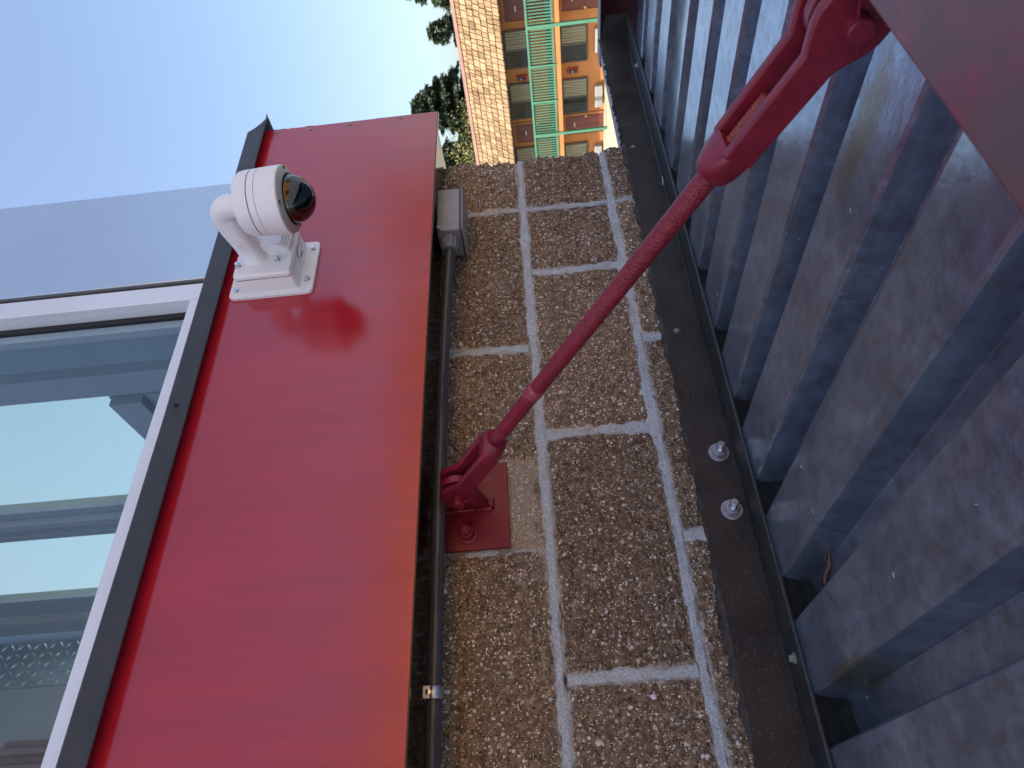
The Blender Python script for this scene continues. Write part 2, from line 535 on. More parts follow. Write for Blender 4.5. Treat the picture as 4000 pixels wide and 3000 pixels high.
# ================================================================== BLOCK WALL
XE = 0.195
def rough_height(x, z, seed):
    return (.0048 * vnoise(x * 13, z * 13, seed) + .0036 * vnoise(x * 48, z * 48, seed + 1)
            + .0032 * vnoise(x * 120, z * 120, seed + 2) + .0024 * vnoise(x * 240, z * 240, seed + 3))
wall = thing('block_wall', (-1.4, .1, -4.3), 'brown split-face concrete block wall with pale mortar joints under the red fascia', 'wall')
STEP = .0034
def make_block(xa, xb, za, zb, seed, corner=False):
    nx = max(8, int((xb - xa) / STEP)); nz = max(6, int((zb - za) / STEP))
    X, Z = np.meshgrid(np.linspace(xa, xb, nx), np.linspace(za, zb, nz))
    e = np.minimum(np.minimum(X - xa, xb - X if not corner else X * 0 + 1), np.minimum(Z - za, zb - Z))
    out = .0065 + rough_height(X, Z, 5) + .0012 * vnoise(X * 6, Z * 6, seed)
    out -= .0085 * np.exp(-e / .0045) * (1 + .5 * vnoise(X * 60, Z * 60, seed))
    lowz = np.clip((-.236 - Z) / .012, 0, 1)
    out = out * (1 - lowz) + np.minimum(out, .0062) * lowz
    inpad = ((X > -.835) & (X < -.65) & (Z > 0)).astype(float)
    out = out * (1 - inpad) + np.minimum(out, .0075) * inpad
    Xd = X + 0.0
    if corner:
        k = np.clip((X - (xb - .05)) / .05, 0, 1) ** 2
        Xd += k * (.015 * vnoise(Z * 22 + 3, Z * 0, 9) + .010 * vnoise(Z * 75, Z * 0, 10) + .006 * vnoise(Z * 190, Z * 0 + 2, 12) - .10 * np.exp(-e / .004) * .06)
        out -= k ** 3 * .012
    mb = MB(); mb.grid(np.stack([Xd, -out, Z], -1))
    sm = np.exp(-np.maximum(e, 0) / .0095).ravel().tolist()
    # returns on all four sides, back into the wall
    rim = [(0, j) for j in range(nx)] + [(i, nx - 1) for i in range(1, nz)] + [(nz - 1, j) for j in range(nx - 2, -1, -1)] + [(i, 0) for i in range(nz - 2, 0, -1)]
    idx = [i * nx + j for i, j in rim]
    o = len(mb.v)
    depth = .03
    for q in idx:
        p = mb.v[q]; dep = .19 if (corner and p[0] > xb - .02) else depth
        mb.v.append((p[0], dep if corner else depth, p[2]))
    n = len(idx)
    for k in range(n):
        j = (k + 1) % n
        mb.f.append((idx[k], idx[j], o + j, o + k))
    ob = build('block', mb, M['block'], wall, ang=60, recalc=False)
    at = ob.data.attributes.new('smear', 'FLOAT', 'POINT')
    at.data.foreach_set('value', sm + [0.0] * (len(mb.v) - len(sm)))
    return ob
J = .0045
seed = 30
rows = {0: (.2032 * 0, .2032 * .97, [-.4064 * k for k in range(0, 5)]), 1: (-.2032, 0, [0, -.2032, -.6096, -1.016, -1.4224, -1.8288]), 2: (-.4064, -.2032, [0, -.4064, -.8128, -1.2192, -1.6256])}
for r, (z0, z1, heads) in rows.items():
    make_block(heads[0] + J * .7, XE, z0 + J, z1 - J, seed + r, corner=True)
    for k in range(len(heads) - 1):
        seed += 3
        make_block(heads[k + 1] + J, heads[k] - J, z0 + J, z1 - J, seed)
# mortar beads: height fields that sink below the block faces at their edges
def joint_h(z0, x0, x1, width, name='mortar_joint'):
    n = int((x1 - x0) / .0034); a = np.linspace(x0, x1, n); t = np.linspace(-1, 1, 15)
    A, T = np.meshgrid(a, t)
    w = width * (1 + .22 * vnoise(A * 9, A * 0, 71) + .26 * vnoise(A * 55, T * 2, 72) + .22 * vnoise(A * 150, T * 2, 76))
    Z = z0 + T * w + .0022 * vnoise(A * 5, A * 0, 73)
    out = .0058 * (1 - np.abs(T) ** 2.4) - .0016 * np.exp(-(T / .35) ** 2) + .0012 * vnoise(A * 70, Z * 70, 74) + .0007 * vnoise(A * 240, Z * 240, 75) - .0008
    mb = MB().grid(np.stack([A, -out, Z], -1))
    return build(name, mb, M['mortar'], wall, ang=80, recalc=False)
def joint_v(x0, z0, z1, width, name='mortar_joint'):
    n = int((z1 - z0) / .0034); a = np.linspace(z0, z1, n); t = np.linspace(-1, 1, 15)
    A, T = np.meshgrid(a, t)
    w = width * (1 + .25 * vnoise(A * 16, A * 0 + x0 * 9, 81) + .28 * vnoise(A * 60, T * 2 + x0, 82) + .24 * vnoise(A * 150, T * 2 + x0, 86))
    X = x0 + T * w + .0025 * vnoise(A * 12, A * 0 + 5 * x0, 83)
    out = .0057 * (1 - np.abs(T) ** 2.4) - .0012 * np.exp(-(T / .4) ** 2) + .0012 * vnoise(X * 70, A * 70, 84) + .0006 * vnoise(X * 240, A * 240, 85) - .0008
    mb = MB().grid(np.stack([X, -out, A], -1))
    return build(name, mb, M['mortar'], wall, ang=80, recalc=False)
joint_h(0.0, -1.75, XE - .012, .0104)
joint_h(-.2032, -1.75, XE - .012, .0112)
for xh in (0, -.4064, -.8128, -1.2192): joint_v(xh, .010, .19, .0065 if xh == 0 else .0112)
for xh in (0, -.2032, -.6096, -1.016, -1.4224): joint_v(xh, -.194, -.009, .0055 if xh == 0 else .0115)
for xh in (0, -.4064, -.8128, -1.2192): joint_v(xh, -.30, -.212, .0055 if xh == 0 else .011)
# smooth cement around the anchor plate
a, z = np.meshgrid(np.linspace(-.822, -.645, 64), np.linspace(.005, .172, 50))
ed = np.minimum(np.minimum(a + .822, -.645 - a), np.minimum(z - .005, .172 - z))
out = .0118 + .0012 * vnoise(a * 40, z * 40, 91) + .0008 * vnoise(a * 160, z * 160, 92) - .014 * np.exp(-(ed + .003 * vnoise(a * 50, z * 50, 93)) / .010)
pad_mat = m_block(True)
build('grout_pad', MB().grid(np.stack([a, -out, z], -1)), pad_mat, wall, ang=80, recalc=False)
# pale stones standing in the broken faces
mb = MB(); ico = [(0, 0, 1), (.89, 0, .45), (.28, .85, .45), (-.72, .53, .45), (-.72, -.53, .45), (.28, -.85, .45), (.72, .53, -.45), (-.28, .85, -.45), (-.89, 0, -.45), (-.28, -.85, -.45), (.72, -.53, -.45), (0, 0, -1)]
icof = [(0, 1, 2), (0, 2, 3), (0, 3, 4), (0, 4, 5), (0, 5, 1), (1, 6, 2), (2, 7, 3), (3, 8, 4), (4, 9, 5), (5, 10, 1), (6, 7, 2), (7, 8, 3), (8, 9, 4), (9, 10, 5), (10, 6, 1), (11, 7, 6), (11, 8, 7), (11, 9, 8), (11, 10, 9), (11, 6, 10)]
icoa = np.array(ico)
def joint_clear(x, z):
    if min(abs(z), abs(z + .2032)) < .017: return False
    hs = rows[0][2] if z > 0 else rows[1][2] if z > -.2032 else rows[2][2]
    return min(abs(x - h) for h in hs) > .016 and not (-.85 < x < -.62 and z > 0)
cnt = 0
while cnt < 2400:
    x = random.uniform(-1.3, XE - .01); z = random.uniform(-.27, .185)
    if not joint_clear(x, z): continue
    s = .0009 + .0040 * random.random() ** 4.5
    y = -float(.0068 + rough_height(np.array(x), np.array(z), 5)) + s * .25
    R = Matrix.Rotation(random.random() * 6.28, 3, Vector((random.random() - .5, random.random() - .5, random.random() - .5)).normalized())
    sc = np.array((random.uniform(.7, 1.5), random.uniform(.6, 1), random.uniform(.6, 1.1))) * s
    P = (icoa * sc) @ np.array(R).T * np.array((1, .6, 1)) + np.array((x, y, z))
    mb.add(P, icof); cnt += 1
tag(build('aggregate_pebbles', mb, M['lichen'], wall, smooth=False, recalc=False), kind='stuff')
# solid body of the wall behind the faces
build('wall_core', MB().box(-9, XE - .03, .012, 6.0, -4.3, .55), M['interior'], wall, smooth=False)
build('lower_wall', MB().box(-9, XE - .02, -.002, .011, -4.3, -.30), M['block'], wall, smooth=False)

# ================================================================== RED FASCIA
def zb(x): return .1755 - .0087 * (x - .2)
FY = -.150
fas = thing('red_fascia', (-.9, -.08, .18), 'long glossy red sheet-metal fascia band running along the top of the block wall', 'fascia')
mb = MB()
X0, X1 = -3.2, .201
nx = 140
xs = np.linspace(X0, X1, nx); zt = .60
A, B = np.meshgrid(xs, np.linspace(0, 1, 24))
Zf = (.1755 - .0087 * (A - .2)) * (1 - B) + zt * B
Yf = FY + .0006 * vnoise(A * 3, Zf * 5, 40)
build('face_panel', MB().grid(np.stack([A, Yf, Zf], -1)), M['red_panel'], fas, recalc=False)
mb = MB()
for x in (X0, X1): pass
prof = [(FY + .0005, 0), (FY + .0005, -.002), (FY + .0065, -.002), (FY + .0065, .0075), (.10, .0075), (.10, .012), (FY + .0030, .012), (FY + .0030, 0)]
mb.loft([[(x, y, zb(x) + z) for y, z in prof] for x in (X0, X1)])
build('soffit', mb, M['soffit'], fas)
mb = MB().box(X0, X1 - .012, FY + .012, .3, .195, .598)
build('core', mb, M['black'], fas, smooth=False)
mb = MB()
pts = []
for k in range(60):
    t = k / 59; z = zb(.2) + .002 + t * (.565 - zb(.2))
    pts.append((X1 + .0015 + .0016 * float(vnoise(z * 60, 1, 3)) + (.004 if t > .93 else 0), FY + .004, z))
mb.tube(pts, [.0022 + .0010 * float(vnoise(p[2] * 90, 0, 4)) for p in pts], 8)
build('edge_seal', mb, M['black'], fas)
for rx, rz in ((.1905, .5555), (.190, .476), (.192, .383), (.193, .262)):
    mb = MB().lathe([(.0048, 0), (.0048, .0008), (.0028, .0022), (.0012, .0024)], (rx - .001, FY, rz), (0, -1, 0), 14)
    r = build('rivet', mb, M['tan_screw'], fas)
    build('rivet_core', MB().lathe([(.0012, 0), (.0012, .0003)], (rx - .001, FY - .00245, rz), (0, -1, 0), 8), M['black'], r)

# ---- sill flashing above the fascia
fl = thing('sill_flashing', (-.9, -.14, .56), 'dark brown metal sill flashing with a drip lip above the red fascia', 'flashing')
xs = np.linspace(X0, .186, 90)
def ft(x): return .612 + .010 * max(0, (x + .6) / .8)
rings = []
for x in xs:
    z1 = ft(x); z0 = z1 - .040; fx = 0
    rings.append([(x, -.118, z1 + .002), (x, -.160, z1), (x, -.1625, z1 - .004), (x, -.1640, z0 + .010), (x, -.1655, z0), (x, -.1695, z0 - .0045), (x, -.1685, z0 - .0055), (x, -.1635, z0 - .001), (x, -.1618, z0 + .012), (x, -.1600, z1 - .006), (x, -.118, z1 - .002)])
# far corner of the lip is bent outwards to a point
for dx, sp in ((.010, .30), (.022, .62), (.036, .9), (.046, 1.0)):
    z1 = ft(.186); z0 = z1 - .040; zz = z0 - .004
    rings.append([(.186 + dx, p[1] - .006 * sp, zz + (p[2] - zz) * (1 - sp) * .9) for p in rings[len(xs) - 1]])
build('flashing_strip', MB().loft(rings), M['flash'], fl, ang=25)
for sx in (-.585, -1.6):
    mb = MB().lathe([(.0042, 0), (.0036, .0016), (.0016, .0018), (.0014, .0006)], (sx, -.1640, .594), (0, -1, .1), 12)
    build('screw_head', mb, M['gasket'], fl)

# ================================================================== WINDOW AND METAL CORNER PANEL
pan = thing('corner_panel', (-.09, -.1, .6), 'broad silver metal corner panel beside the window above the dome camera', 'panel')
build('panel_face', MB().box(-.242, .058, -.120, -.112, .60, 3.3), M['silver_panel'], pan, bevel=.0012)
build('panel_return', MB().box(.050, .058, -.111, .06, .60, 3.3), M['silver_panel'], pan)
win = thing('window', (-1.2, -.09, .6), 'large silver-framed window above the flashing at the left, reflecting sky', 'window')
build('joint_filler', MB().box(-.258, -.2425, -.112, -.07, .60, 3.3), M['sealant'], win)
build('frame_jamb', MB().box(-.3005, -.2585, -.122, -.055, .605, 3.3), M['silver'], win, bevel=.001)
build('frame_sill', MB().box(-3.2, -.3010, -.1215, -.055, .605, .6605), M['silver'], win, bevel=.001)
build('gasket', MB().box(-.3120, -.3008, -.088, -.06, .661, 3.3), M['gasket'], win)
build('gasket', MB().box(-3.2, -.3125, -.088, -.06, .661, .668), M['gasket'], win)
build('inner_stop', MB().box(-.330, -.3122, -.079, -.06, .668, 3.3), M['interior2'], win)
build('glass_pane', MB().box(-3.2, -.3122, -.0835, -.0800, .6685, 3.3), M['glass'], win, smooth=False)
build('head_frame', MB().box(-3.2, .05, -.122, -.05, 3.301, 3.5), M['silver'], win)

# room behind the window
room = thing('glazed_room', (-2, 1.5, .6), 'blue-grey room seen through the window, with pale panes and a metal-clad back wall', 'room')
build('roof', MB().box(-9, .06, -.04, 6.0, 3.55, 3.8), M['interior'], room, smooth=False)
build('column', MB().box(.0, .045, -.05, .526, .60, 3.54), M['interior'], room)
build('column_trim', MB().box(-.035, -.001, .40, .50, .60, 3.54), M['interior2'], room)
build('end_sill', MB().box(-.02, .045, .527, 2.6, .56, 1.309), M['interior'], room)
build('sill_trim', MB().box(-.05, -.021, .527, 1.24, 1.20, 1.30), M['interior2'], room)
build('mullion', MB().box(.0, .045, 1.25, 1.50, 1.310, 3.54), M['interior'], room)
build('mullion_trim', MB().box(-.03, -.001, 1.30, 1.35, .70, 3.54), M['interior2'], room)
build('mullion_trim', MB().box(-.02, -.001, 1.41, 1.43, .70, 3.54), M['interior2'], room)
build('window_jamb', MB().box(.0, .045, 2.21, 2.75, 1.310, 3.54), M['interior'], room)
build('jamb_trim', MB().box(-.04, -.001, 2.42, 2.47, .70, 3.54), M['interior2'], room)
build('pane', MB().box(.018, .022, .527, 1.249, 1.310, 3.54), M['glass2'], room, smooth=False)
build('pane', MB().box(.018, .022, 1.501, 2.209, 1.310, 3.54), M['glass2'], room, smooth=False)
build('back_wall', MB().box(-9, .045, 2.80, 2.95, .56, 3.54), M['interior'], room)
dp = build('diamond_plate', MB().box(-.285, -.035, 2.780, 2.799, .6, 3.54), M['plate_alu'], room)
mb = MB()
for i in range(5):
    for j in range(40):
        x = -.262 + i * .050; z = 1.6 + j * .050
        dx, dz = ((.019, .019) if (i + j) % 2 else (.019, -.019))
        u = Vector((dx, 0, dz)); w = Vector((-dz * .28, 0, dx * .28)); c = Vector((x, 2.7795, z))
        mb.add([c - u, c + w, c + u, c - w, c + Vector((0, -.009, 0))], [(0, 1, 4), (1, 2, 4), (2, 3, 4), (3, 0, 4)])
tag(build('tread_bars', mb, M['plate_alu'], dp, smooth=False), kind='stuff')
mb = MB()
rib = []
x = -.56; k = 0
while x > -3:
    rib += [(x, 2.795), (x - .03, 2.795), (x - .04, 2.765), (x - .07, 2.765), (x - .08, 2.795)]; x -= .08
ring0 = [(p[0], p[1], .6) for p in rib]; ring1 = [(p[0], p[1], 3.1) for p in rib]
mb.grid(np.array([ring0, ring1]))
build('corrugated_sheet', mb, M['corr'], room, ang=20, recalc=False)
build('side_wall', MB().box(-9, -8.8, -.05, 2.79, .56, 3.54), M['interior'], room)

# ================================================================== DOME CAMERA
AX = Vector((-.2800, -.3135, 0))
dc = thing('dome_camera', (-.279, -.155, .40), 'white dome security camera on a wall arm bracket screwed to the red fascia', 'camera')
def rrect(x0, x1, z0, z1, y, r, n=6):
    pts = []
    for cx, cz, a0 in ((x1 - r, z1 - r, 0), (x0 + r, z1 - r, 90), (x0 + r, z0 + r, 180), (x1 - r, z0 + r, 270)):
        for k in range(n + 1):
            a = math.radians(a0 + 90 * k / n); pts.append((cx + r * math.cos(a), y, cz + r * math.sin(a)))
    return pts
def rslab(x0, x1, z0, z1, y0, y1, r, ch=.001):
    return MB().loft([rrect(x0, x1, z0, z1, y0, r), rrect(x0, x1, z0, z1, y1 + ch, r), rrect(x0 + ch, x1 - ch, z0 + ch, z1 - ch, y1, max(r - ch, .0005))])
bp = build('mounting_plate', rslab(-.3465, -.2110, .399, .5585, -.1502, -.1570, .010), M['white'], dc, ang=30)
for bx, bz in ((-.3270, .5460), (-.3150, .4110), (-.2320, .4110), (-.2320, .5470)):
    mb = MB().lathe([(.0058, 0), (.0058, .0012)], (bx, -.1570, bz), (0, -1, 0), 16)
    mb.hexnut((bx, -.1582, bz), (0, -1, 0), .0045, .0042)
    build('bolt', mb, M['chrome'], bp)
bb = build('junction_box', MB().loft([rrect(-.3385, -.2185, .424, .5365, -.1570, .006), rrect(-.3350, -.2215, .4265, .5350, -.1870, .006)]), M['white'], dc, ang=30)
build('seam', MB().loft([rrect(-.3335, -.2230, .428, .5335, -.1868, .006), rrect(-.3335, -.2230, .428, .5335, -.1895, .006)]), M['groove'], bb, ang=30)
cap = build('bracket_base', MB().loft([rrect(-.3350, -.2215, .4265, .5350, -.1893, .007), rrect(-.3350, -.2215, .4265, .5350, -.1955, .007), rrect(-.3325, -.2240, .429, .5325, -.2000, .006)]), M['white'], dc, ang=25)
for bx, bz in ((-.3080, .5270), (-.3010, .4545)):
    mb = MB().lathe([(.0062, 0), (.0062, .0012)], (bx, -.2000, bz), (0, -1, 0), 16)
    mb.lathe([(.0050, .0012), (.0050, .0026)], (bx, -.2000, bz), (0, -1, 0), 16)
    mb.hexnut((bx, -.2026, bz), (0, -1, 0), .0050, .0058)
    build('bolt', mb, M['chrome'], cap)
mb = MB().lathe([(.0165, 0), (.0165, .0018), (.0150, .0024), (.0150, .0012), (.0010, .0012)], (-.262, -.1735, .4255), (0, 0, -1), 28)
pl = build('threaded_plug', mb, M['white'], bb)
build('slot', MB().box(-.2700, -.2540, -.1745, -.1725, .4233, .4241), M['groove'], pl)
build('plug_shadow_ring', MB().lathe([(.0172, 0), (.0172, .0006)], (-.262, -.1735, .4257), (0, 0, -1), 28), M['groove'], bb)
# stepped root of the arm
for k, (dy, dd) in enumerate(((-.2120, .0), (-.2160, .004), (-.2200, .008), (-.2240, .012))):
    build('arm_step', MB().loft([rrect(-.286, -.2262 - dd * .4, .4300 + dd, .5280, -.1998 if k == 0 else dy + .0041, .010), rrect(-.286, -.2270 - dd * .4, .4308 + dd, .5275, dy, .010)]), M['white'], cap, ang=30)
# arm: a flattened tube from the base out and up, then down into the dome
def ellipse_ring(c, u, w, a, b, n=24, p=2.6):
    r = []
    for k in range(n):
        t = 2 * math.pi * k / n; ct, st = math.cos(t), math.sin(t)
        r.append(Vector(c) + Vector(u) * a * math.copysign(abs(ct) ** (2 / p), ct) + Vector(w) * b * math.copysign(abs(st) ** (2 / p), st))
    return r
xa = AX.x
path = [((xa - .004, -.198, .4990), .0255, .0240), ((xa - .004, -.212, .5000), .0225, .0215), ((xa - .003, -.240, .5065), .0210, .0200), ((xa - .002, -.270, .5145), .0203, .0195)]
for k in range(9):
    a = math.radians(90 * k / 8)
    path.append(((xa, AX.y + .022 - .022 * math.sin(a), .4965 + .0235 * math.cos(a)), .0203, .0200))
path.append(((xa, AX.y, .4720), .0205, .0205))
pts = [Vector(p[0]) for p in path]
rings = []
for i, (c, a, b) in enumerate(path):
    tg = (pts[min(i + 1, len(pts) - 1)] - pts[max(i - 1, 0)]).normalized()
    u = Vector((1, 0, 0)); w = tg.cross(u).normalized()
    rings.append(ellipse_ring(c, u, w, a, b, p=2.9 if i < 4 else 2.2))
arm = build('arm', MB().loft(rings), M['white'], dc, ang=50)
build('neck_ring', MB().lathe([(.0222, 0), (.0228, .002), (.0228, .005), (.0222, .007)], (xa, AX.y, .4735), (0, 0, 1), 40), M['white'], dc)
# raised oval badge with embossed lettering on the side of the arm
def badge():
    cu = bpy.data.curves.new('badge_text', 'FONT'); cu.body = 'AVYCON'; cu.size = .0062; cu.extrude = .00025
    cu.align_x = 'CENTER'; cu.align_y = 'CENTER'
    ob = bpy.data.objects.new('tmp', cu); COL.objects.link(ob)
    dg = bpy.context.evaluated_depsgraph_get()
    me = bpy.data.meshes.new_from_object(ob.evaluated_get(dg))
    V = [v.co.copy() for v in me.vertices]; F = [tuple(p.vertices) for p in me.polygons]
    bpy.data.objects.remove(ob)
    return V, F
BV, BF = badge()
ba_o = Vector((xa - .0250, -.236, .5035)); ba_u = Vector((0, 1, -.13)).normalized(); ba_w = Vector((0, .13, 1)).normalized(); ba_n = Vector((-1, 0, 0))
mb = MB(); mb.add([ba_o + ba_u * v.x + ba_w * v.y + ba_n * v.z for v in BV], BF)
build('embossed_lettering', mb, M['white'], arm, smooth=False)
ring = []
for k in range(40):
    t = 2 * math.pi * k / 40; ct, st = math.cos(t), math.sin(t)
    ring.append(ba_o + ba_u * (.010 * (1 if ct > 0 else -1) + .0048 * ct) + ba_w * .0048 * st + ba_n * -.0002)
ring.append(ring[0])
build('badge_rim', MB().tube(ring, .00035, 6, caps=False), M['white'], arm)
# housing, from top to bottom
o = (AX.x, AX.y, 0)
body = build('housing_top', MB().lathe([(.030, .4762), (.0440, .4755), (.0500, .4725), (.0540, .4665), (.0556, .4590), (.0562, .4455)], o, (0, 0, 1), 72), M['white'], dc, ang=25)
build('housing_seam', MB().lathe([(.0548, .4456), (.0548, .4436)], o, (0, 0, 1), 72), M['groove'], body)
mid = build('housing_band', MB().lathe([(.0563, .4437), (.0569, .4322)], o, (0, 0, 1), 72), M['white'], dc, ang=25)
build('housing_seam', MB().lathe([(.0558, .4323), (.0558, .4312)], o, (0, 0, 1), 72), M['groove'], mid)
low = build('housing_lower', MB().lathe([(.0570, .4313), (.0580, .4080), (.0582, .3960), (.0574, .3945), (.044, .3945)], o, (0, 0, 1), 72), M['white'], dc, ang=25)
bez = build('bezel', MB().lathe([(.0566, .3950), (.0562, .3930), (.0470, .3885), (.0440, .3882), (.0430, .3900), (.0430, .3930)], o, (0, 0, 1), 72, caps=False), M['grey_ring'], dc, ang=25)
for a in (215, 305, 95, 10):
    a = math.radians(a); c = Vector((AX.x + .0515 * math.cos(a), AX.y + .0515 * math.sin(a), .3907))
    build('screw_recess', MB().lathe([(.0040, 0), (.0040, .0004), (.0030, .0006), (.0028, -.001)], c, (.25 * math.cos(a), .25 * math.sin(a), -1), 16), M['groove'], bez)
build('dome_seal', MB().lathe([(.0436, .3935), (.0436, .3893), (.0410, .3885)], o, (0, 0, 1), 64, caps=False), M['gasket'], dc)
prof = [(.0412, .3935)]
for k in range(0, 17):
    a = math.radians(90 * k / 16); prof.append((max(.0412 * math.cos(a), .0001), .3885 - .0405 * math.sin(a)))
build('dome_cover', MB().lathe(prof, o, (0, 0, 1), 64, caps=False), M['dome'], dc, ang=80)
prof = [(.0300, .4000)]
for k in range(0, 13):
    a = math.radians(90 * k / 12); prof.append((max(.0300 * math.cos(a), .0001), .3880 - .0300 * math.sin(a)))
ball = build('lens_module', MB().lathe(prof, o, (0, 0, 1), 48), M['lens'], dc, ang=80)
ld = Vector((-.62, -.62, -.38)).normalized(); lc = Vector((AX.x, AX.y, .3850)) + ld * .0272
build('lens_ring', MB().lathe([(.0105, 0), (.0105, .0040), (.0092, .0046), (.0080, .0030), (.0060, .0022)], lc, ld, 32), M['steel'], ball)
build('lens_glass', MB().lathe([(.0078, .0028), (.0050, .0044), (.0008, .0049)], lc, ld, 32), M['lens'], ball)
for dv in (Vector((.55, -.45, -.70)), Vector((.70, -.10, -.70))):
    dv.normalize(); u, w, n = basis(dv)
    build('infrared_led', MB().obox(Vector((AX.x, AX.y, .387)) + dv * .0318, u * .0042, w * .0032, n * .0012), M['white'], ball)

# ================================================================== JUNCTION BOX, CONDUIT
jb = thing('junction_box', (-.092, -.068, .126), 'grey metal electrical junction box fixed under the red fascia at the wall corner', 'junction box')
build('box_body', MB().box(-.158, -.027, -.105, -.030, .1305, .1790), M['box'], jb, bevel=.003, seg=3)
build('cover_gasket', MB().box(-.1600, -.0245, -.1070, -.0280, .1275, .1304), M['box_dark'], jb, bevel=.0008)
cv = build('cover_plate', MB().box(-.1600, -.0245, -.1070, -.0280, .1240, .1274), M['box'], jb, bevel=.0012)
for x, y in ((-.125, -.067), (-.060, -.067)):
    build('cover_screw', MB().lathe([(.0036, 0), (.0030, .0014), (.0008, .0016)], (x, y, .1240), (0, 0, -1), 12), M['steel'], cv)
mb = MB().obox((-.161, -.112, .1755), Vector((.0035, 0, 0)), Vector((0, .0055, 0)), Vector((0, 0, .0012)))
mb.obox((-.162, -.118, .172), Vector((.003, 0, 0)), Vector((0, .0010, 0)), Vector((0, 0, .0045)))
build('mounting_lug', mb, M['steel'], jb, bevel=.0004)
build('lug_screw', MB().hexnut((-.163, -.1145, .1742), (0, -.2, -1), .0048, .0042), M['steel'], jb)
n = 28
prof = []
for k in range(n):
    a = 2 * math.pi * k / n
CY, CZ = -.0800, .1540
mb = MB()
rings = []
for h, r, rb in ((0, .0175, 0), (.003, .0190, .0), (.004, .0192, .0010), (.027, .0180, .0010), (.031, .0176, 0), (.038, .0160, 0), (.0385, .0110, 0)):
    rings.append([(-.1585 - h, CY + (r + rb * (1 if k % 4 < 2 else -1)) * math.cos(2 * math.pi * k / 64), CZ + (r + rb * (1 if k % 4 < 2 else -1)) * math.sin(2 * math.pi * k / 64)) for k in range(64)])
mb.loft(rings)
cn = thing('conduit', (-1.1, -.07, .15), 'dark grey flexible conduit running along the top of the wall below the red fascia', 'conduit')
build('connector_nut', mb, M['nut'], cn, ang=25)
cpts = [(-.185, CY, CZ), (-.215, -.0785, .1556), (-.27, -.074, .1590), (-.35, -.0745, .1618), (-.45, -.0745, .1642), (-.60, -.0750, .1662), (-.74, -.0770, .1672), (-.80, -.0770, .1676), (-.95, -.0750, .1682), (-1.02, -.0745, .1688), (-1.04, -.0745, .1690), (-1.10, -.0740, .1690), (-1.3, -.0740, .1690), (-1.8, -.0740, .1690), (-3.0, -.074, .169)]
# smooth it
def spline(P, m):
    P = [Vector(p) for p in P]; out = []
    for i in range(len(P) - 1):
        a, b, c, d = P[max(i - 1, 0)], P[i], P[i + 1], P[min(i + 2, len(P) - 1)]
        for k in range(m):
            t = k / m
            out.append(.5 * ((2 * b) + (c - a) * t + (2 * a - 5 * b + 4 * c - d) * t * t + (3 * b - a - 3 * c + d) * t ** 3))
    out.append(P[-1]); return out
sp = spline(cpts, 40)
rad = [.0108 + .00025 * math.sin(i * 1.9) for i in range(len(sp))]
tube = build('conduit_tube', MB().tube(sp, rad, 20), M['conduit'], cn, ang=80)
cu = bpy.data.curves.new('print', 'FONT'); cu.size = .0072; cu.align_y = 'CENTER'
for body_, xt in (('1/2 (UL) 60\u00b0C LIQUID TIGHT', -.935), ('FLEXIBLE METAL CONDUIT', -.60), ('1/2 (UL) 60\u00b0C LIQUID TIGHT', -1.155)):
    cu.body = body_
    ob = bpy.data.objects.new('tmp', cu); COL.objects.link(ob)
    bpy.context.view_layer.update()
    me = bpy.data.meshes.new_from_object(ob.evaluated_get(bpy.context.evaluated_depsgraph_get()))
    V = [v.co.copy() for v in me.vertices]; F = [tuple(p.vertices) for p in me.polygons]
    bpy.data.objects.remove(ob); bpy.data.meshes.remove(me)
    mb = MB(); vv = []
    for v in V:
        x = xt + v.x
        near = min(sp, key=lambda p: abs(p.x - x))
        a = math.radians(200) - v.y / .0111     # angle round the tube, facing the street
        vv.append((x, near.y + .0113 * math.cos(a) * 1.0, near.z + .0113 * math.sin(a)))
    mb.add(vv, F)
    build('printed_lettering', mb, M['ink'], tube, smooth=False)
st = thing('conduit_strap', (-1.036, -.074, .155), 'small zinc pipe strap with one screw holding the dark conduit', 'strap')
ring0 = []
prof = [(-.0745 + .0122 * math.cos(math.radians(a)), .1690 + .0122 * math.sin(math.radians(a))) for a in range(-200, 100, 20)]
sx0, sx1 = -1.044, -1.028
mb = MB(); mb.grid(np.array([[(sx0, y, z) for y, z in prof], [(sx1, y, z) for y, z in prof]]))
o_ = build('strap_band', mb, M['steel'], st, ang=40, recalc=False)
sm = o_.modifiers.new('solid', 'SOLIDIFY'); sm.thickness = .0012; sm.offset = 1
build('strap_ear', MB().obox((-1.036, -.0868, .1740), Vector((.0078, 0, 0)), Vector((0, .0006, 0)), Vector((0, -.0004, .0080))), M['steel'], st, bevel=.0005)
build('strap_screw', MB().lathe([(.0042, 0), (.0036, .0018), (.0010, .0022)], (-1.036, -.0874, .1745), (0, -1, 0), 14), M['chrome'], st)

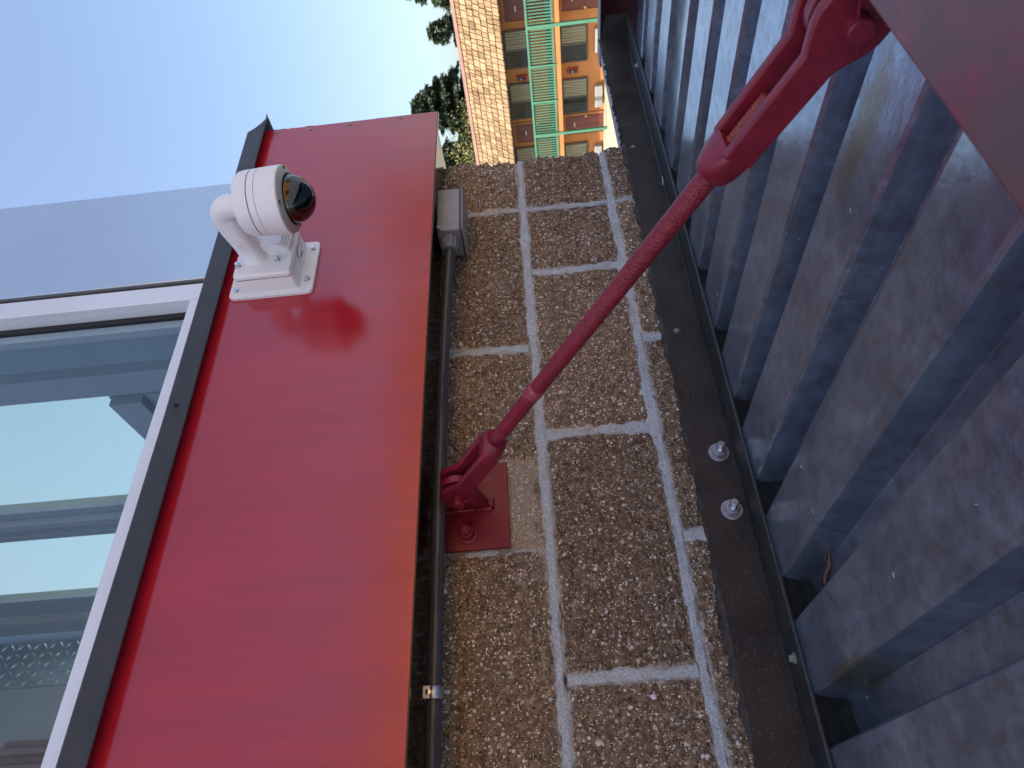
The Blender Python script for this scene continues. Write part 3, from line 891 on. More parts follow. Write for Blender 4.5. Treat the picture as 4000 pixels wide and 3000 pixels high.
# ================================================================== ANCHOR PLATE AND TIE ROD
PX = -.742
P1 = Vector((PX, -.0950, .1335)); P2 = Vector((PX, -.7720, -.2540))
U = (P2 - P1).normalized(); T = Vector((1, 0, 0)).cross(U).normalized()
an = thing('anchor_plate', (PX, -.015, .0625), 'square red steel anchor plate bolted to the block wall with a welded lug', 'plate')
build('plate', MB().box(-.818, -.6655, -.0215, -.0130, .0625, .1780), M['red_steel'], an, bevel=.0008)
for bx in (-.792, -.692):
    mb = MB().lathe([(.0168, 0), (.0168, .0030), (.0160, .0034)], (bx, -.0215, .1300), (0, -1, 0), 28)
    mb.hexnut((bx, -.0248, .1300), (0, -1, 0), .0125, .0110)
    mb.lathe([(.0074, .0110), (.0074, .0195), (.0064, .0210)], (bx, -.0248, .1300), (0, -1, 0), 18)
    build('anchor_bolt', mb, M['red_steel'], an, ang=30)
ol = [(PX - .006, -.0217, .0930), (PX - .006, -.0217, .1720), (PX - .006, -.0800, .1640)]
for k in range(9):
    a = math.radians(95 + 20 * k)
    ol.append((PX - .006, P1.y + .027 * math.cos(a), P1.z + .027 * math.sin(a)))
ol += [(PX - .006, -.080, .108)]
lug = build('lug', MB().prism(ol, (.012, 0, 0)), M['red_steel'], an, bevel=.001)
wl = [(PX - .0085, -.0235 + .0006 * math.sin(k * 2.1), .090 + k * .0028) for k in range(30)]
build('weld_bead', MB().tube(wl, [.0038 + .0007 * math.sin(k * 1.7) for k in range(30)], 10), M['red_steel'], lug)
wl = [(PX - .006 + k * .0014, -.0245, .0905 - .0016 * math.sin(k)) for k in range(11)]
build('weld_bead', MB().tube(wl, .0048, 10), M['red_steel'], lug)

tr = thing('tie_rod', (PX, -.43, -.28), 'red steel tie rod with fork clevis ends slanting from the wall down to the canopy', 'rod')
L = (P2 - P1).length
def clevis(pin, d):
    """fork with two prongs; d points from the pin towards the rod"""
    t = Vector((1, 0, 0)).cross(d).normalized()
    out = []
    for s in (-1, 1):
        ol = []
        hw = .0138
        for k in range(13):
            a = math.radians(62 + (298 - 62) * k / 12)
            ol.append(pin + d * (.0295 * math.cos(a)) + t * (.0295 * math.sin(a)))
        ol.append(pin + d * .034 - t * (hw + .001)); ol.append(pin + d * .125 - t * hw); ol.append(pin + d * .125 + t * hw); ol.append(pin + d * .034 + t * (hw + .001))
        x0 = .0125 * s; x1 = .0220 * s
        mb = MB().prism([p + Vector((x0, 0, 0)) for p in ol], (x1 - x0, 0, 0))
        out.append(('prong', mb, .0026))
    # hub: from the round barrel to the block that carries the prongs
    def ring(s, a, b, p, n=28):
        r = []
        for k in range(n):
            th = 2 * math.pi * k / n; ct, st_ = math.cos(th), math.sin(th)
            r.append(pin + d * s + Vector((1, 0, 0)) * a * math.copysign(abs(ct) ** (2 / p), ct) + t * b * math.copysign(abs(st_) ** (2 / p), st_))
        return r
    mb = MB().loft([ring(.119, .0212, .0132, 6), ring(.124, .0222, .0142, 5), ring(.132, .0220, .0160, 3.2), ring(.141, .0205, .0174, 2.4), ring(.148, .0180, .0172, 2), ring(.152, .0155, .0155, 2), ring(.1522, .0105, .0105, 2)])
    out.append(('hub', mb, 0))
    return out
for pin, d, lab in ((P1, U, 'upper'), (P2, -U, 'lower')):
    hubs = clevis(pin, d)
    hub = build('clevis', hubs[2][1], M['red_steel'], tr, ang=40)
    for nme, mb, bv in hubs[:2]:
        build('prong', mb, M['red_steel'], hub, bevel=bv, seg=3)
    mb = MB().lathe([(.0085, 0), (.0095, .001), (.0095, .066), (.0085, .067)], pin + Vector((-.0355, 0, 0)), (1, 0, 0), 24)
    pinobj = build('pin', mb, M['red_steel'], hub)
    kx = pin + Vector((-.0300, 0, 0)); q = (T * .6 + U * .8).normalized() if pin is P1 else (U * .7 - T * .7).normalized()
    build('cotter_pin', MB().tube([kx - q * .017, kx, kx + q * .014 + Vector((0, 0, .001)), kx + q * .021], .0013, 8), M['red_steel'], pinobj)
s0, s1 = .135, L - .135
RR = .0102
def rodpt(s): return P1 + U * s
def threads(sa, sb, r, pitch, amp, n=20):
    prof = []; k = int((sb - sa) / pitch)
    for i in range(k):
        prof += [(r - amp, sa + i * pitch), (r + amp * .2, sa + (i + .35) * pitch), (r + amp * .2, sa + (i + .6) * pitch), (r - amp, sa + (i + .98) * pitch)]
    return MB().lathe(prof, P1, U, n)
build('rod_bar', MB().lathe([(RR, s0 + .045), (RR, s1 - .255)], P1, U, 28), M['red_steel'], tr)
build('threaded_end', threads(s0 - .01, s0 + .046, RR * .99, .0030, .00022), M['red_steel'], tr, ang=60)
def m_thread():
    t = NT('painted_thread')
    v = t.voro(310); c = t.ramp(t.noise(90, 4), [(.3, (.19, .010, .024)), (.7, (.25, .016, .032))])
    dots = t.math('LESS_THAN', v.outputs['Distance'], .28)
    c = t.mix(t.math('MULTIPLY', dots, .85), c, (.07, .006, .012))
    t.color(c); t.set(Roughness=.5); t.bump(v.outputs['Distance'], .7, .0012); return t.m
build('threaded_end', threads(s1 - .256, s1 + .012, RR * 1.0, .0033, .00042), m_thread(), tr, ang=60)
build('screw_tip', threads(s1 + .012, s1 + .062, .0090, .0034, .0007), M['rust'], tr, ang=60)
mbt = MB(); ringst = []
sc = s0 + .125
for k in range(12):
    s = sc + k * .0022; jit = .0006 * float(vnoise(k * 1.1, 3, 5))
    ringst.append([rodpt(s) + (Vector((1, 0, 0)) * math.cos(a) + T * math.sin(a)) * (RR + .0006 + jit + .0005 * float(vnoise(a * 3, k * .8, 8))) for a in [2 * math.pi * i / 24 for i in range(24)]])
build('tape_wrap', mbt.loft(ringst), M['tape'], tr, ang=30)

# ================================================================== CANOPY (slopes down a little towards the far end)
def tilt(V):
    V = V.copy(); V[:, 2] += -.0126 * (V[:, 0] + .6); return V
WARP = tilt
ZL = -.3205        # top of the ledger's flat leg
lg = thing('ledger_angle', (-.6, -.03, -.33), 'dark brown steel ledger angle bolted along the wall above the metal deck', 'ledger')
XA, XB = -3.0, .700
ols = [(-.0135, -.2495), (-.0085, -.2490), (-.0080, -.3270), (-.0740, -.3270), (-.0760, -.3235), (-.0740, -.3205), (-.0175, -.3205), (-.0140, -.3180)]
build('angle', MB().loft([[(x, y, z) for y, z in ols] for x in np.linspace(XA, XB, 40)]), M['ledger'], lg, ang=25)
build('end_dam', MB().prism([(XB - .0005, -.0085, -.2490), (XB - .0005, -.0740, -.2640), (XB - .0005, -.0740, -.3268), (XB - .0005, -.0085, -.3268)], (.003, 0, 0)), M['ledger'], lg)
for bx, bz in ((-.6790, -.2970), (-.7835, -.2955), (-2.0, -.296)):
    mb = MB().lathe([(.0172, 0), (.0172, .0022), (.0165, .0027)], (bx, -.0138, bz), (0, -1, 0), 30)
    w = build('washer', mb, M['steel'], lg, ang=30)
    build('hex_nut', MB().hexnut((bx, -.0165, bz), (0, -1, 0), .0122, .0105), M['steel'], w, bevel=.0006)
    prof = [(.0062, 0)]
    for k in range(7): prof += [(.0070, .0005 + k * .0018), (.0064, .0013 + k * .0018)]
    prof += [(.0068, .0132), (.0066, .0150), (.0052, .0165)]
    build('stud', MB().lathe([(r, h) for r, h in prof], (bx, -.0270, bz), (0, -1, 0), 20), M['steel'], w, ang=30)
for bx, bz in ((-.4077, -.2735), (.1754, -.2700)):
    mb = MB().lathe([(.0052, 0), (.0052, .0008)], (bx, -.0137, bz), (0, -1, 0), 14); mb.hexnut((bx, -.0145, bz), (0, -1, 0), .0036, .0030)
    build('hex_screw', mb, M['steel'], lg)
for bx, by in ((-.108, -.056), (.470, -.050), (-1.018, -.050), (-1.7, -.05)):
    mb = MB().lathe([(.0072, 0), (.0072, .0010), (.0060, .0016)], (bx, by, ZL), (0, 0, 1), 16); mb.hexnut((bx, by, ZL + .0016), (0, 0, 1), .0046, .0052)
    build('painted_screw', mb, M['tan_screw'], lg)
# sealant smeared along the top of the ledger
A, Tt = np.meshgrid(np.linspace(-1.6, XE, 900), np.linspace(0, 1, 9))
hgt = .0030 + .0085 * (vnoise(A * 11, A * 0, 21) + 1) * .5 + .0045 * vnoise(A * 47, A * 0, 22) + .0022 * vnoise(A * 160, A * 0, 25)
Zs = -.2515 + Tt * np.maximum(hgt, .002)
outs = .0150 * (1 - Tt) + .0080 * Tt + .0016 * vnoise(A * 90, Tt * 3, 23) - .006 * Tt ** 4
build('sealant_bead', MB().grid(np.stack([A, -outs, Zs], -1)), M['sealant'], lg, ang=50, recalc=False)
A, Tt = np.meshgrid(np.linspace(XE, XB, 160), np.linspace(0, 1, 6))
hg2 = .004 + .004 * np.abs(vnoise(A * 40, A * 0, 26)) + .003 * vnoise(A * 110, A * 0, 27)
build('sealant_bead', MB().grid(np.stack([A, -.0137 + Tt * .012, -.2500 + hg2 * np.sin(Tt * 3.0)], -1)), M['black'], lg, ang=50, recalc=False)
# dirt in the crook of the angle
mb = MB()
for k in range(900):
    x = random.uniform(-1.5, -.3) if random.random() < .8 else random.uniform(-.3, .65)
    if vnoise(x * 14, 0, 33) < -.1 and random.random() < .8: continue
    s = random.uniform(.0006, .0019)
    mb.add(icoa * s + np.array((x, -.0178 - random.random() ** 2 * .006, ZL + s * .4)), icof)
tag(build('dirt_crumbs', mb, M['moss'], lg, smooth=False, recalc=False), kind='stuff')

dk = thing('metal_deck', (-.6, -.45, -.37), 'galvanised corrugated metal canopy deck with ribs running out from the wall', 'canopy deck')
ZC = -.3272; ZT = ZC - .0381; XC = -.6715; PT = .1524
def deck_profile(k0, k1):
    pr = []
    for k in range(k0, k1):
        x = XC + k * PT - .0889
        pr += [(x - .0095 - .0445 - .0095 + .0, ZC)] if k == k0 else []
        # trough left of this crest, then the crest, running towards +x
        pr += [(x - .0540 - .0085, ZC - .002), (x - .0530, ZT + .0025), (x - .0505, ZT), (x - .0120, ZT), (x - .0098, ZT + .0025), (x - .0012, ZC - .0025), (x + .0012, ZC), (x + .0889 - .0012, ZC)]
    return pr
DY0, DY1 = -.045, -.868
def deck_sheet(k0, k1, dz=0):
    pr = deck_profile(k0, k1)
    ys = np.linspace(DY0, DY1, 30)
    P = np.array([[(x, y, z + dz + .0006 * float(vnoise(x * 9, y * 6, 17))) for x, z in pr] for y in ys])
    ob = build('deck_sheet', MB().grid(P), M['deck'], dk, ang=20, recalc=False)
    s = ob.modifiers.new('gauge', 'SOLIDIFY'); s.thickness = .0012; s.offset = -1
    b = ob.modifiers.new('bend', 'BEVEL'); b.width = .0016; b.segments = 2; b.limit_method = 'ANGLE'; b.angle_limit = math.radians(25)
    return ob
deck_sheet(-8, 0); deck_sheet(0, 6); deck_sheet(6, 9)
# side-lap lips standing in two of the troughs
for k in (0, 6):
    xk = XC + k * PT - .0889 - .0510
    mb = MB()
    for dx in (0, .0042, .0085):
        mb.tube([(xk + dx + .0004 * float(vnoise(y * 40, dx * 900, 6)), y, ZT + .0022 + .0004 * math.sin(y * 90 + dx * 800)) for y in np.linspace(DY0 - .02, DY1, 120)], .0016, 6)
    build('side_lap', mb, M['deck'], dk)
# closure blocks and black moss where the troughs meet the ledger
for k in range(-4, 9):
    x = XC + k * PT - .0889
    mb = MB().prism([(x - .0615, -.0480, ZC - .001), (x - .0530, -.0480, ZT + .0014), (x - .0100, -.0480, ZT + .0014), (x - .0015, -.0480, ZC - .001)], (0, -.020, 0))
    cl = build('rubber_closure', mb, M['black'], dk)
    if k < 4:
        A, Tt = np.meshgrid(np.linspace(x - .0520, x - .0105, 26), np.linspace(0, 1, 14))
        h = .014 * (1 - Tt) ** 1.5 * (1 + .6 * vnoise(A * 150, Tt * 5, 50 + k)) + .0022 * vnoise(A * 420, Tt * 16, 60 + k) * (1 - Tt)
        w = .018 + .006 * vnoise(A * 70, A * 0, 70 + k)
        tag(build('moss_tuft', MB().grid(np.stack([A, -.066 - Tt * w, ZT + .0003 + np.maximum(h, 0)], -1)), M['moss'], cl, ang=20, recalc=False), kind='stuff')

fr = thing('canopy_frame', (-.6, -.84, -.42), 'red painted steel channel frame around the edge of the metal canopy', 'canopy frame')
ZF = -.2365
ch = [(-.8100, ZF), (-.8740, ZF), (-.8740, -.4300), (-.8100, -.4300), (-.8100, -.4220), (-.8680, -.4180), (-.8680, ZF - .0110), (-.8100, ZF - .0065)]
fc = build('front_channel', MB().loft([[(x, y, z) for y, z in ch] for x in np.linspace(-3.0, .78, 30)]), M['channel'], fr, bevel=.0022, seg=3, ang=25)
ZE = -.2475
chx = [(.702, ZE), (.768, ZE), (.768, -.43), (.702, -.43), (.702, -.422), (.760, -.418), (.760, ZE - .010), (.702, ZE - .006)]
build('end_channel', MB().loft([[(x, y, z) for x, z in chx] for y in (-.807, .075)]), M['shaded_red'], fr, bevel=.0015, ang=25)
chy = [(-.0075, ZE - .002), (.058, ZE - .002), (.058, ZE - .008), (.002, ZE - .012), (.002, -.43), (-.0075, -.43)]
build('rear_channel', MB().loft([[(x, y, z) for y, z in chy] for x in (XE + .03, .7015)]), M['channel'], fr, bevel=.0012, ang=25)
gz = P2.z + .0126 * (PX + .6)
ol = [(PX - .006, -.8675, -.2490), (PX - .006, -.8675, -.4150), (PX - .006, -.800, -.4150)]
for k in range(9):
    a = math.radians(-60 + 20 * k + 10)
    ol.append((PX - .006, P2.y + .027 * math.cos(a), gz + .027 * math.sin(a)))
build('gusset', MB().prism(ol, (.012, 0, 0)), M['red_steel'], fr, bevel=.001)
WARP = None

# loose bits lying about
sx = thing('loose_screw', (.02, -.035, -.328), 'small steel hex screw lying loose on the brown ledger angle', 'screw')
zs = ZL - .0126 * (.02 + .6)
mb = MB().lathe([(.0050, 0), (.0050, .001)], (.012, -.026, zs + .0050), (.9, -.35, -.05), 14); mb.hexnut((.0112, -.0257, zs + .0050), (-.9, .35, .05), .0036, .0034)
build('head', mb, M['steel'], sx)
build('shank', MB().lathe([(.0019, 0), (.0021, .003), (.0017, .005), (.0021, .008), (.0017, .010), (.0021, .013), (.0017, .015), (.0005, .019)], (.0130, -.0264, zs + .0050), (.9, -.35, -.05), 10), M['steel'], sx)
def on_trough(x): return ZT - .0126 * (x + .6) + .001
tw = MB(); base = Vector((-.946, -.130, on_trough(-.946) + .0042))
p0 = base; pts = [base + Vector((.0026 * k + .0025 * math.sin(k * .9), -.0056 * k, .0006 * math.sin(k * 2))) for k in range(9)]
tw.tube(pts, [.0015, .0019, .0017, .0019, .0016, .0018, .0014, .0012, .0008], 7)
tw.tube([pts[6], pts[6] + Vector((.006, .004, .001)), pts[6] + Vector((.010, .004, .003))], [.0009, .0007, .0004], 6)
tw.tube([pts[2], pts[2] + Vector((-.005, -.006, .001))], [.0008, .0004], 6)
tag(build('twig', tw, M['twig'], smooth=True), 'short dry brown twig lying in a trough of the metal deck', 'twig')
mb = MB()
for k in range(26):
    x = random.uniform(-1.15, -.2); y = random.uniform(-.75, -.09)
    ph = ((x - XC) / PT) % 1.0
    z = (ZC if ph > .42 else ZT) - .0126 * (x + .6) + .0012
    if .36 < ph < .46 or ph > .97 or ph < .06: continue
    u = Vector((random.uniform(-1, 1), random.uniform(-1, 1), 0)).normalized() * random.uniform(.0010, .0030); w = Vector((-u.y, u.x, 0)) * random.uniform(.15, .5)
    mb.obox((x, y, z), u, w, Vector((0, 0, .0004)))
tag(build('debris_chips', mb, M['chip'], smooth=False), 'tiny pale chips scattered over the metal deck', 'debris', kind='stuff')

# ================================================================== HOTEL
XF, XBAL, XEA, XRI = 29.6, 28.25, 28.05, 29.35
def sc22(y, z, X):
    k = (X - CAM_LOC.x) / (22 - CAM_LOC.x)
    return CAM_LOC.y + (y - CAM_LOC.y) * k, CAM_LOC.z + (z - CAM_LOC.z) * k
GZ = -4.17
ht = thing('hotel', (33, 17, -4.3), 'two-storey orange hotel with a shake roof and green balcony rails in the background', 'building')
build('wall', MB().box(XF, 38, 4, 34, -4.3, .75), M['stucco'], ht, smooth=False)
slab_y, slab_z = sc22(12, -1.50, XBAL)
SZ = slab_z + .10
build('balcony_slab', MB().box(XBAL - .05, XF - .001, 4, 34, SZ - .20, SZ), M['stucco'], ht, smooth=False)
build('eave_soffit', MB().box(XEA + .02, XF - .001, 4, 34, .60, .66), M['stucco'], ht, smooth=False)
# openings on the wall
def opening_window(y0, y1, z0, z1):
    w = build('window', MB().box(XF - .04, XF - .002, y0, y1, z0, z1), M['dim'], ht, smooth=False)
    t = .05
    mb = MB()
    mb.box(XF - .09, XF - .041, y0 - t, y0 + .02, z0 - t, z1 + t); mb.box(XF - .09, XF - .041, y1 - .02, y1 + t, z0 - t, z1 + t)
    mb.box(XF - .089, XF - .041, y0 + .021, y1 - .021, z0 - t, z0 + .02); mb.box(XF - .089, XF - .041, y0 + .021, y1 - .021, z1 - .02, z1 + t)
    ym = (y0 + y1) / 2; mb.box(XF - .088, XF - .041, ym - .02, ym + .02, z0 + .021, z1 - .021)
    build('frame', mb, M['frame'], w, smooth=False)
    n = 60; ys = np.linspace(y0 + .03, y0 + (y1 - y0) * .53, n)
    ring0 = [(XF - .062 + .012 * math.sin(i * 1.15), y, z0 + .03) for i, y in enumerate(ys)]
    ring1 = [(p[0], p[1], z1 - .03) for p in ring0]
    build('curtain', MB().grid(np.array([ring0, ring1])), M['curtain'], w, recalc=False)
    ys = np.linspace(y0 + (y1 - y0) * .56, y1 - .04, 30)
    ring0 = [(XF - .052 + .006 * math.sin(i * 1.3), y, z0 + .03) for i, y in enumerate(ys)]
    ring1 = [(p[0], p[1], z1 - .03) for p in ring0]
    build('curtain', MB().grid(np.array([ring0, ring1])), M['dim'], w, recalc=False)
    build('pane', MB().box(XF - .0875, XF - .0845, y0 + .021, y1 - .021, z0 + .021, z1 - .021), M['hglass'], w, smooth=False)
def opening_door(y0, y1, z0, z1, knob_right):
    d = build('door', MB().box(XF - .035, XF - .002, y0, y1, z0, z1), M['door'], ht, smooth=False)
    mb = MB(); t = .07
    mb.box(XF - .07, XF - .001, y0 - t, y0 - .001, z0, z1 + t); mb.box(XF - .07, XF - .001, y1 + .001, y1 + t, z0, z1 + t); mb.box(XF - .069, XF - .001, y0, y1, z1 + .001, z1 + t)
    build('frame', mb, M['stucco'], d, smooth=False)
    hh = z1 - z0; wv = y1 - y0
    for a, b, c, e in ((.12, .46, .56, .92), (.54, .88, .56, .92), (.12, .46, .10, .46), (.54, .88, .10, .46)):
        build('panel', MB().box(XF - .050, XF - .036, y0 + wv * a, y0 + wv * b, z0 + hh * c, z0 + hh * e), M['door'], d, bevel=.012)
    ky = y1 - .09 if knob_right else y0 + .09
    k = build('handle', MB().lathe([(.05, 0), (.05, .012), (.02, .02), (.02, .05), (.045, .06), (.05, .08), (.03, .10)], (XF - .05, ky, z0 + hh * .46), (-1, 0, 0), 14), M['brass'], d)
    build('number_plate', MB().box(XF - .056, XF - .0505, (y0 + y1) / 2 - .12, (y0 + y1) / 2 + .12, z0 + hh * .745, z0 + hh * .775), M['chip'], d, smooth=False)
SHIFT = 0
def fy(y22): return sc22(y22, 0, XF)[0]
def fz(z22): return sc22(0, z22, XF)[1]
lowz = (fz(-2.50), fz(-1.615)); upz = (fz(-.50), fz(.335))
BAY = fy(14.78) - fy(10.56)
for bay in (-1, 0, 1):
    o = bay * (fy(14.44 + .02) - fy(10.0) + .25)
    for a, b in ((10.62, 11.86), (12.56, 13.88)):
        opening_window(fy(a) + o, fy(b) + o, *lowz)
        opening_window(fy(a - .05) + o, fy(b + .0) + o, *upz)
    for (lo_, hi_) in (((14.02, 14.84)), ((9.33, 10.12))):
        if (bay == 1 and lo_ < 10) or (bay == -1 and lo_ > 10): continue
        opening_door(fy(lo_) + o, fy(hi_) + o, GZ + .02, fz(-1.665), lo_ < 10)
        opening_door(fy(lo_ + .12) + o, fy(hi_ + .12) + o, SZ + .02, fz(.27), lo_ < 10)
    for yc, zc in ((12.22, -2.0), (12.28, -.14)):
        y = fy(yc) + o; z = fz(zc)
        lm = build('wall_lamp', MB().box(XF - .12, XF - .002, y - .13, y + .13, z - .25, z + .25), M['lamp_red'], ht, bevel=.01)
        build('lamp_recess', MB().box(XF - .135, XF - .1205, y - .085, y + .085, z - .20, z + .20), M['dim'], lm, smooth=False)
        build('lamp_bulb', MB().lathe([(.02, 0), (.05, .03), (.05, .10), (.02, .13)], (XF - .15, y, z - .03), (0, 0, 1), 12), M['lamp_glass'], lm)
    for a, b in ((10.76, 11.60), (12.86, 13.70)):
        y0, y1 = fy(a) + o, fy(b) + o; z0, z1 = fz(-3.07), fz(-2.79)
        ac = build('air_conditioner', MB().box(XF - .24, XF - .002, y0, y1, z0, z1), M['ac'], ht, bevel=.015)
        mb = MB()
        for k in range(14):
            yy = y0 + .06 + (y1 - y0 - .12) * k / 13
            mb.box(XF - .252, XF - .2405, yy - .012, yy + .012, z0 + .05, z1 - .07)
        build('grille', mb, M['ac'], ac, smooth=False)
# balcony: posts, rail, balusters
bal = build('balcony_rail', MB().box(XBAL - .05, XBAL + .05, 9, 30, 0, 0.001), M['green'], ht, smooth=False)
_, RZ = sc22(12, -.447, XBAL)
bal_mesh = MB().box(XBAL - .07, XBAL + .05, 8, 30, RZ - .045, RZ + .045)
bal_mesh.box(XBAL - .03, XBAL + .03, 8, 30, SZ + .10, SZ + .16)
tmp = build('balcony_rail', bal_mesh, M['green'], ht, smooth=False)
bpy.data.objects.remove(bal); bal = tmp
build('kick_board', MB().box(XBAL + .031, XBAL + .05, 8, 30, SZ + .161, SZ + .42), M['green2'], bal, smooth=False)
posts = [sc22(10.52 + 4.205 * k / 3, 0, XBAL)[0] for k in range(-3, 8)]
GP = -4.165
for i, y in enumerate(posts):
    if i % 3 == 0:
        build('post', MB().box(XBAL - .085, XBAL + .03, y - .075, y + .075, GP, RZ - .046), M['green'], bal, bevel=.012)
    else:
        build('post', MB().box(XBAL - .075, XBAL + .02, y - .055, y + .055, SZ - .02, RZ - .046), M['green'], bal, bevel=.012)
bmesh_ob = None
for i in range(len(posts) - 1):
    n = 13
    for k in range(1, n):
        y = posts[i] + (posts[i + 1] - posts[i]) * k / n
        if bmesh_ob is None:
            bmesh_ob = build('baluster', MB().box(XBAL - .022, XBAL + .018, y - .024, y + .024, SZ + .05, RZ - .046), M['green'], bal, smooth=False)
        else:
            instance(bmesh_ob, 'baluster', (XBAL - .002, y, SZ + .05), bal)
# roof: mansard face of shakes
ze = sc22(12, .425, XEA)[1]; zr = sc22(12, 1.90, XRI)[1]
e0 = Vector((XEA, 0, ze)); e1 = Vector((XRI, 0, zr)); sl_ = (e1 - e0); SL = sl_.length; sd = sl_.normalized(); nn = Vector((-sd.z, 0, sd.x))
roof = build('roof', MB().prism([(XEA + .03, 4, ze - .02), (XRI + .03, 4, zr), (38, 4, zr), (38, 4, ze - .02)], (0, 30, 0)), M['dim'], ht, smooth=False)
build('ridge_cap', MB().box(XRI - .12, XRI + .25, 4, 34, zr - .02, zr + .13), M['trim'], roof, smooth=False)
NR = 7; ex = SL / NR
protos = []
def shake_mesh(w, seed):
    rnd = random.Random(seed); n = 5
    mb = MB(); lo = []; 
    jit = [rnd.uniform(-.018, .018) for _ in range(n + 1)]
    th = .07
    a = [Vector((0, -w / 2 + w * i / n, 0)) + sd * jit[i] + nn * th * (1 + .25 * rnd.uniform(-1, 1)) for i in range(n + 1)]
    b = [Vector((0, -w / 2 + w * i / n, 0)) + sd * jit[i] for i in range(n + 1)]
    c = [Vector((0, -w / 2 + w * i / n, 0)) + sd * (ex * 1.25) + nn * .006 for i in range(n + 1)]
    v = a + b + c; f = []
    m = n + 1
    for i in range(n):
        f.append((i, i + 1, 2 * m + i + 1, 2 * m + i)); f.append((m + i, m + i + 1, i + 1, i))
    f.append((0, 2 * m, m)); f.append((n, m + n, 2 * m + n))
    mb.add(v, f); return mb
for k in range(10):
    ob = build('shake', shake_mesh(.13 + .021 * k, 100 + k), M['shake'], roof, smooth=False, recalc=True)
    ob['w'] = 0.0; protos.append((.13 + .021 * k, ob))
used = set(); rest = MB(); count = 0
random.seed(5)
for r in range(NR):
    y = 9.0 + random.random() * .2
    while y < 27:
        ki = random.randrange(10) if random.random() < .75 else random.randrange(5)
        w, pr = protos[ki]
        yc = y + w / 2; base = e0 + sd * (ex * r) + Vector((0, yc, 0)) + nn * random.uniform(.0, .02) + sd * random.uniform(-.02, .02)
        if 11.8 < yc < 20.9:
            if ki not in used:
                used.add(ki); c = pr
            else:
                c = pr.copy(); COL.objects.link(c); c.parent = roof
            V = np.array([tuple(q) for q in shake_mesh(w, 100 + ki).v]); cc = Vector(((V[:, 0].min() + V[:, 0].max()) / 2, (V[:, 1].min() + V[:, 1].max()) / 2, V[:, 2].min()))
            c.location = base + cc - wpos(roof); count += 1
        else:
            V = shake_mesh(w, 100 + ki); rest.add([Vector(q) + base for q in V.v], V.f)
        y += w + .034
random.seed(9)
for w, pr in protos:
    if 'w' in pr: del pr['w']
tag(build('shake_field', rest, M['shake'], roof, smooth=False), kind='stuff')

# ================================================================== TREES
def conifer(name, x, y, h, rad, seed, label, group, n_branch=90, leaf=.30, zg=-4.3, mat='needle'):
    rnd = random.Random(seed)
    t = thing(name, (x, y, zg), label, 'tree', group)
    build('trunk', MB().tube([(x, y, zg), (x + .05, y, zg + h * .5), (x, y + .05, zg + h * .98)], [h * .018, h * .011, .02], 10), M['bark'], t)
    limbs = MB(); V = []; F = []
    for b in range(n_branch):
        u = (b + rnd.random()) / n_branch
        zb_ = zg + h * (.10 + .88 * u); L_ = rad * (1 - u) ** .8 * rnd.uniform(.65, 1.12) + .25
        a = rnd.random() * 6.283; d = Vector((math.cos(a), math.sin(a), 0)); droop = rnd.uniform(.10, .30)
        p0 = Vector((x, y, zb_)); pe = p0 + d * L_ + Vector((0, 0, -droop * L_ + .10 * L_))
        limbs.tube([p0, (p0 + pe) / 2 + Vector((0, 0, .06 * L_)), pe], [.045, .028, .008], 5)
        nl = int(110 * L_ + 30)
        for k in range(nl):
            s = rnd.random() ** .7
            c = p0.lerp(pe, s) + Vector((0, 0, .06 * L_ * 4 * s * (1 - s)))
            side = d.cross(Vector((0, 0, 1))) * rnd.choice((-1, 1))
            dirv = (d * rnd.uniform(.3, 1.0) + side * rnd.uniform(.1, .9) + Vector((0, 0, rnd.uniform(-.75, .1)))).normalized()
            ln = leaf * rnd.uniform(.6, 1.5) * (1.2 - .5 * s); w = dirv.cross(Vector((rnd.uniform(-1, 1), rnd.uniform(-1, 1), rnd.uniform(-.3, 1)))).normalized() * ln * .11
            c = c + side * rnd.uniform(0, .18) * L_ * .5
            i = len(V); V += [c - w * .5, c + w * .5, c + dirv * ln * .6 + w, c + dirv * ln, c + dirv * ln * .6 - w]
            F.append((i, i + 1, i + 2, i + 3, i + 4))
    build('limbs', limbs, M['bark'], t)
    mb = MB(); mb.v = [tuple(p) for p in V]; mb.f = F
    build('crown', mb, M[mat], t, smooth=False, recalc=False)
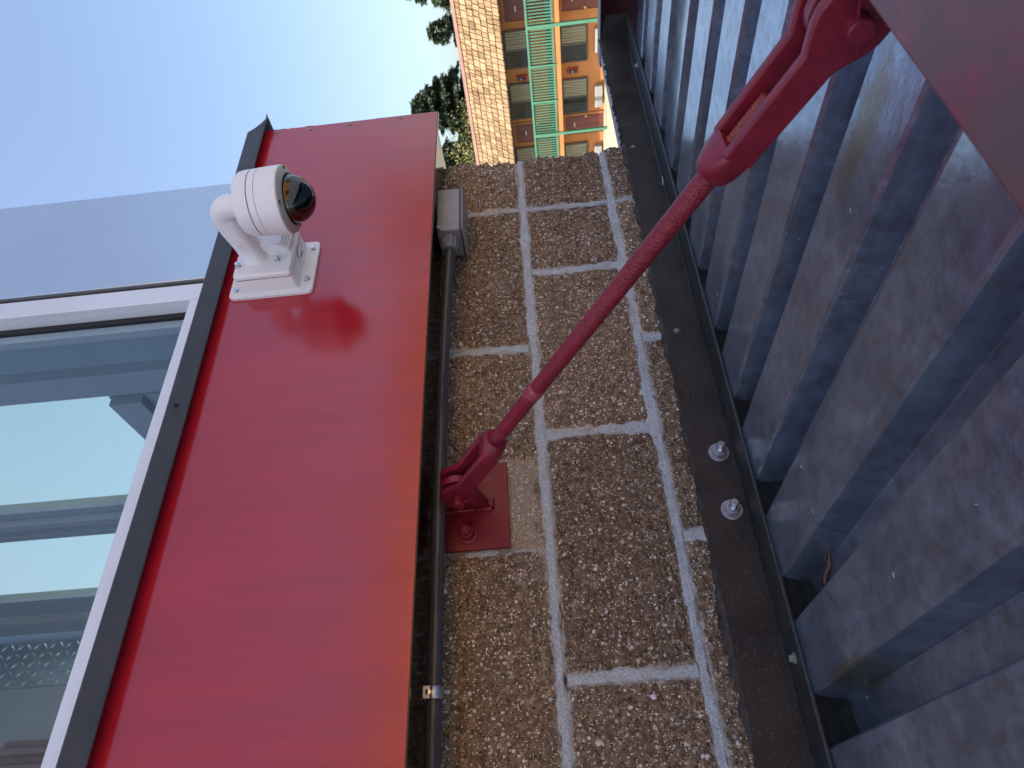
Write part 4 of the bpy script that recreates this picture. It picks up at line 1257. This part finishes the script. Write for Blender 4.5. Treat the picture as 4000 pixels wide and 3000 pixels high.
def bush(name, x, y, h, r, seed, label, group, mat, n=5200, zg=-4.3, leaf=.22):
    rnd = random.Random(seed)
    t = thing(name, (x, y, zg), label, 'tree', group)
    build('trunk', MB().tube([(x, y, zg), (x, y, zg + h * .6)], [.16, .05], 8), M['bark'], t)
    limbs = MB(); V = []; F = []; cl = []
    for k in range(26):
        a = rnd.random() * 6.283; q = rnd.random() ** .5 * r * .8; zz = zg + h * rnd.uniform(.25, .95)
        c = Vector((x + q * math.cos(a), y + q * math.sin(a), zz)); cl.append((c, rnd.uniform(.45, .9) * r * .45))
        limbs.tube([(x, y, zg + h * .3), c], [.05, .015], 5)
    for k in range(n):
        c, rr = rnd.choice(cl)
        d = Vector((rnd.gauss(0, 1), rnd.gauss(0, 1), rnd.gauss(0, 1))).normalized() * rr * rnd.random() ** .4
        p = c + d; u = Vector((rnd.gauss(0, 1), rnd.gauss(0, 1), rnd.gauss(0, 1))).normalized(); w = u.cross(Vector((rnd.gauss(0, 1), rnd.gauss(0, 1), .3))).normalized()
        s = leaf * rnd.uniform(.5, 1.2); i = len(V)
        V += [p - u * s * .5, p + w * s * .25, p + u * s * .5, p - w * s * .25]; F.append((i, i + 1, i + 2, i + 3))
    build('limbs', limbs, M['bark'], t)
    mb = MB(); mb.v = [tuple(p) for p in V]; mb.f = F
    build('crown', mb, M[mat], t, smooth=False, recalc=False)
gt = 'trees beyond the hotel roof'
conifer('fir_tree', 44.5, 26.6, 12.6, 6.6, 1, 'tall dark fir showing most of its crown above the hotel roof, nearest the red fascia', gt, 300, .42)
conifer('fir_tree', 46.5, 22.3, 10.6, 3.0, 2, 'fir whose tip just clears the hotel roof between the two larger firs', gt, 130, .4)
conifer('fir_tree', 45.0, 18.3, 11.9, 4.4, 3, 'fir cut off by the top edge of the photo above the hotel roof', gt, 200, .42)
conifer('fir_tree', 50.0, 35.0, 13.0, 6.0, 6, 'fir half hidden behind the red fascia corner and the yellow-green tree', gt, 190, .45)
bush('leafy_tree', 40.0, 28.6, 9.3, 4.6, 4, 'yellow-green leafy tree low between the fir and the hotel roof', gt, 'shrub', 8500)

# ---- across the street (seen only as reflections in the dome, the fascia and the glass)
st_b = thing('street_building', (-2, -29, -4.3), 'long tan building across the street, mirrored in the glossy red fascia', 'building')
build('wall', MB().box(-40, 27, -34, -28, -4.3, 7.6), M['tan_wall'], st_b, smooth=False)
build('parapet', MB().box(-40.2, 27.2, -34.2, -27.8, 7.601, 8.1), M['trim'], st_b, smooth=False)
for k in range(14):
    x = -27 + k * 4
    w = build('window', MB().box(x, x + 1.8, -28.03, -27.995, -1, 1.2), M['dim'], st_b, smooth=False)
for i, (x, y, h) in enumerate(((-26, -38, 19), (-11, -24, 9), (1, -39, 20), (17, -24, 10), (30, -26, 14))):
    bush('street_tree', x, y, h, 4.2, 40 + i, ['leftmost golden tree behind the tan street building', 'small golden tree in front of the tan street building, nearer its left end', 'tallest golden tree behind the tan street building', 'small golden tree in front of the tan street building, nearer its right end', 'golden tree standing past the right end of the tan street building'][i], 'trees across the street', 'autumn', 2600, leaf=.6)
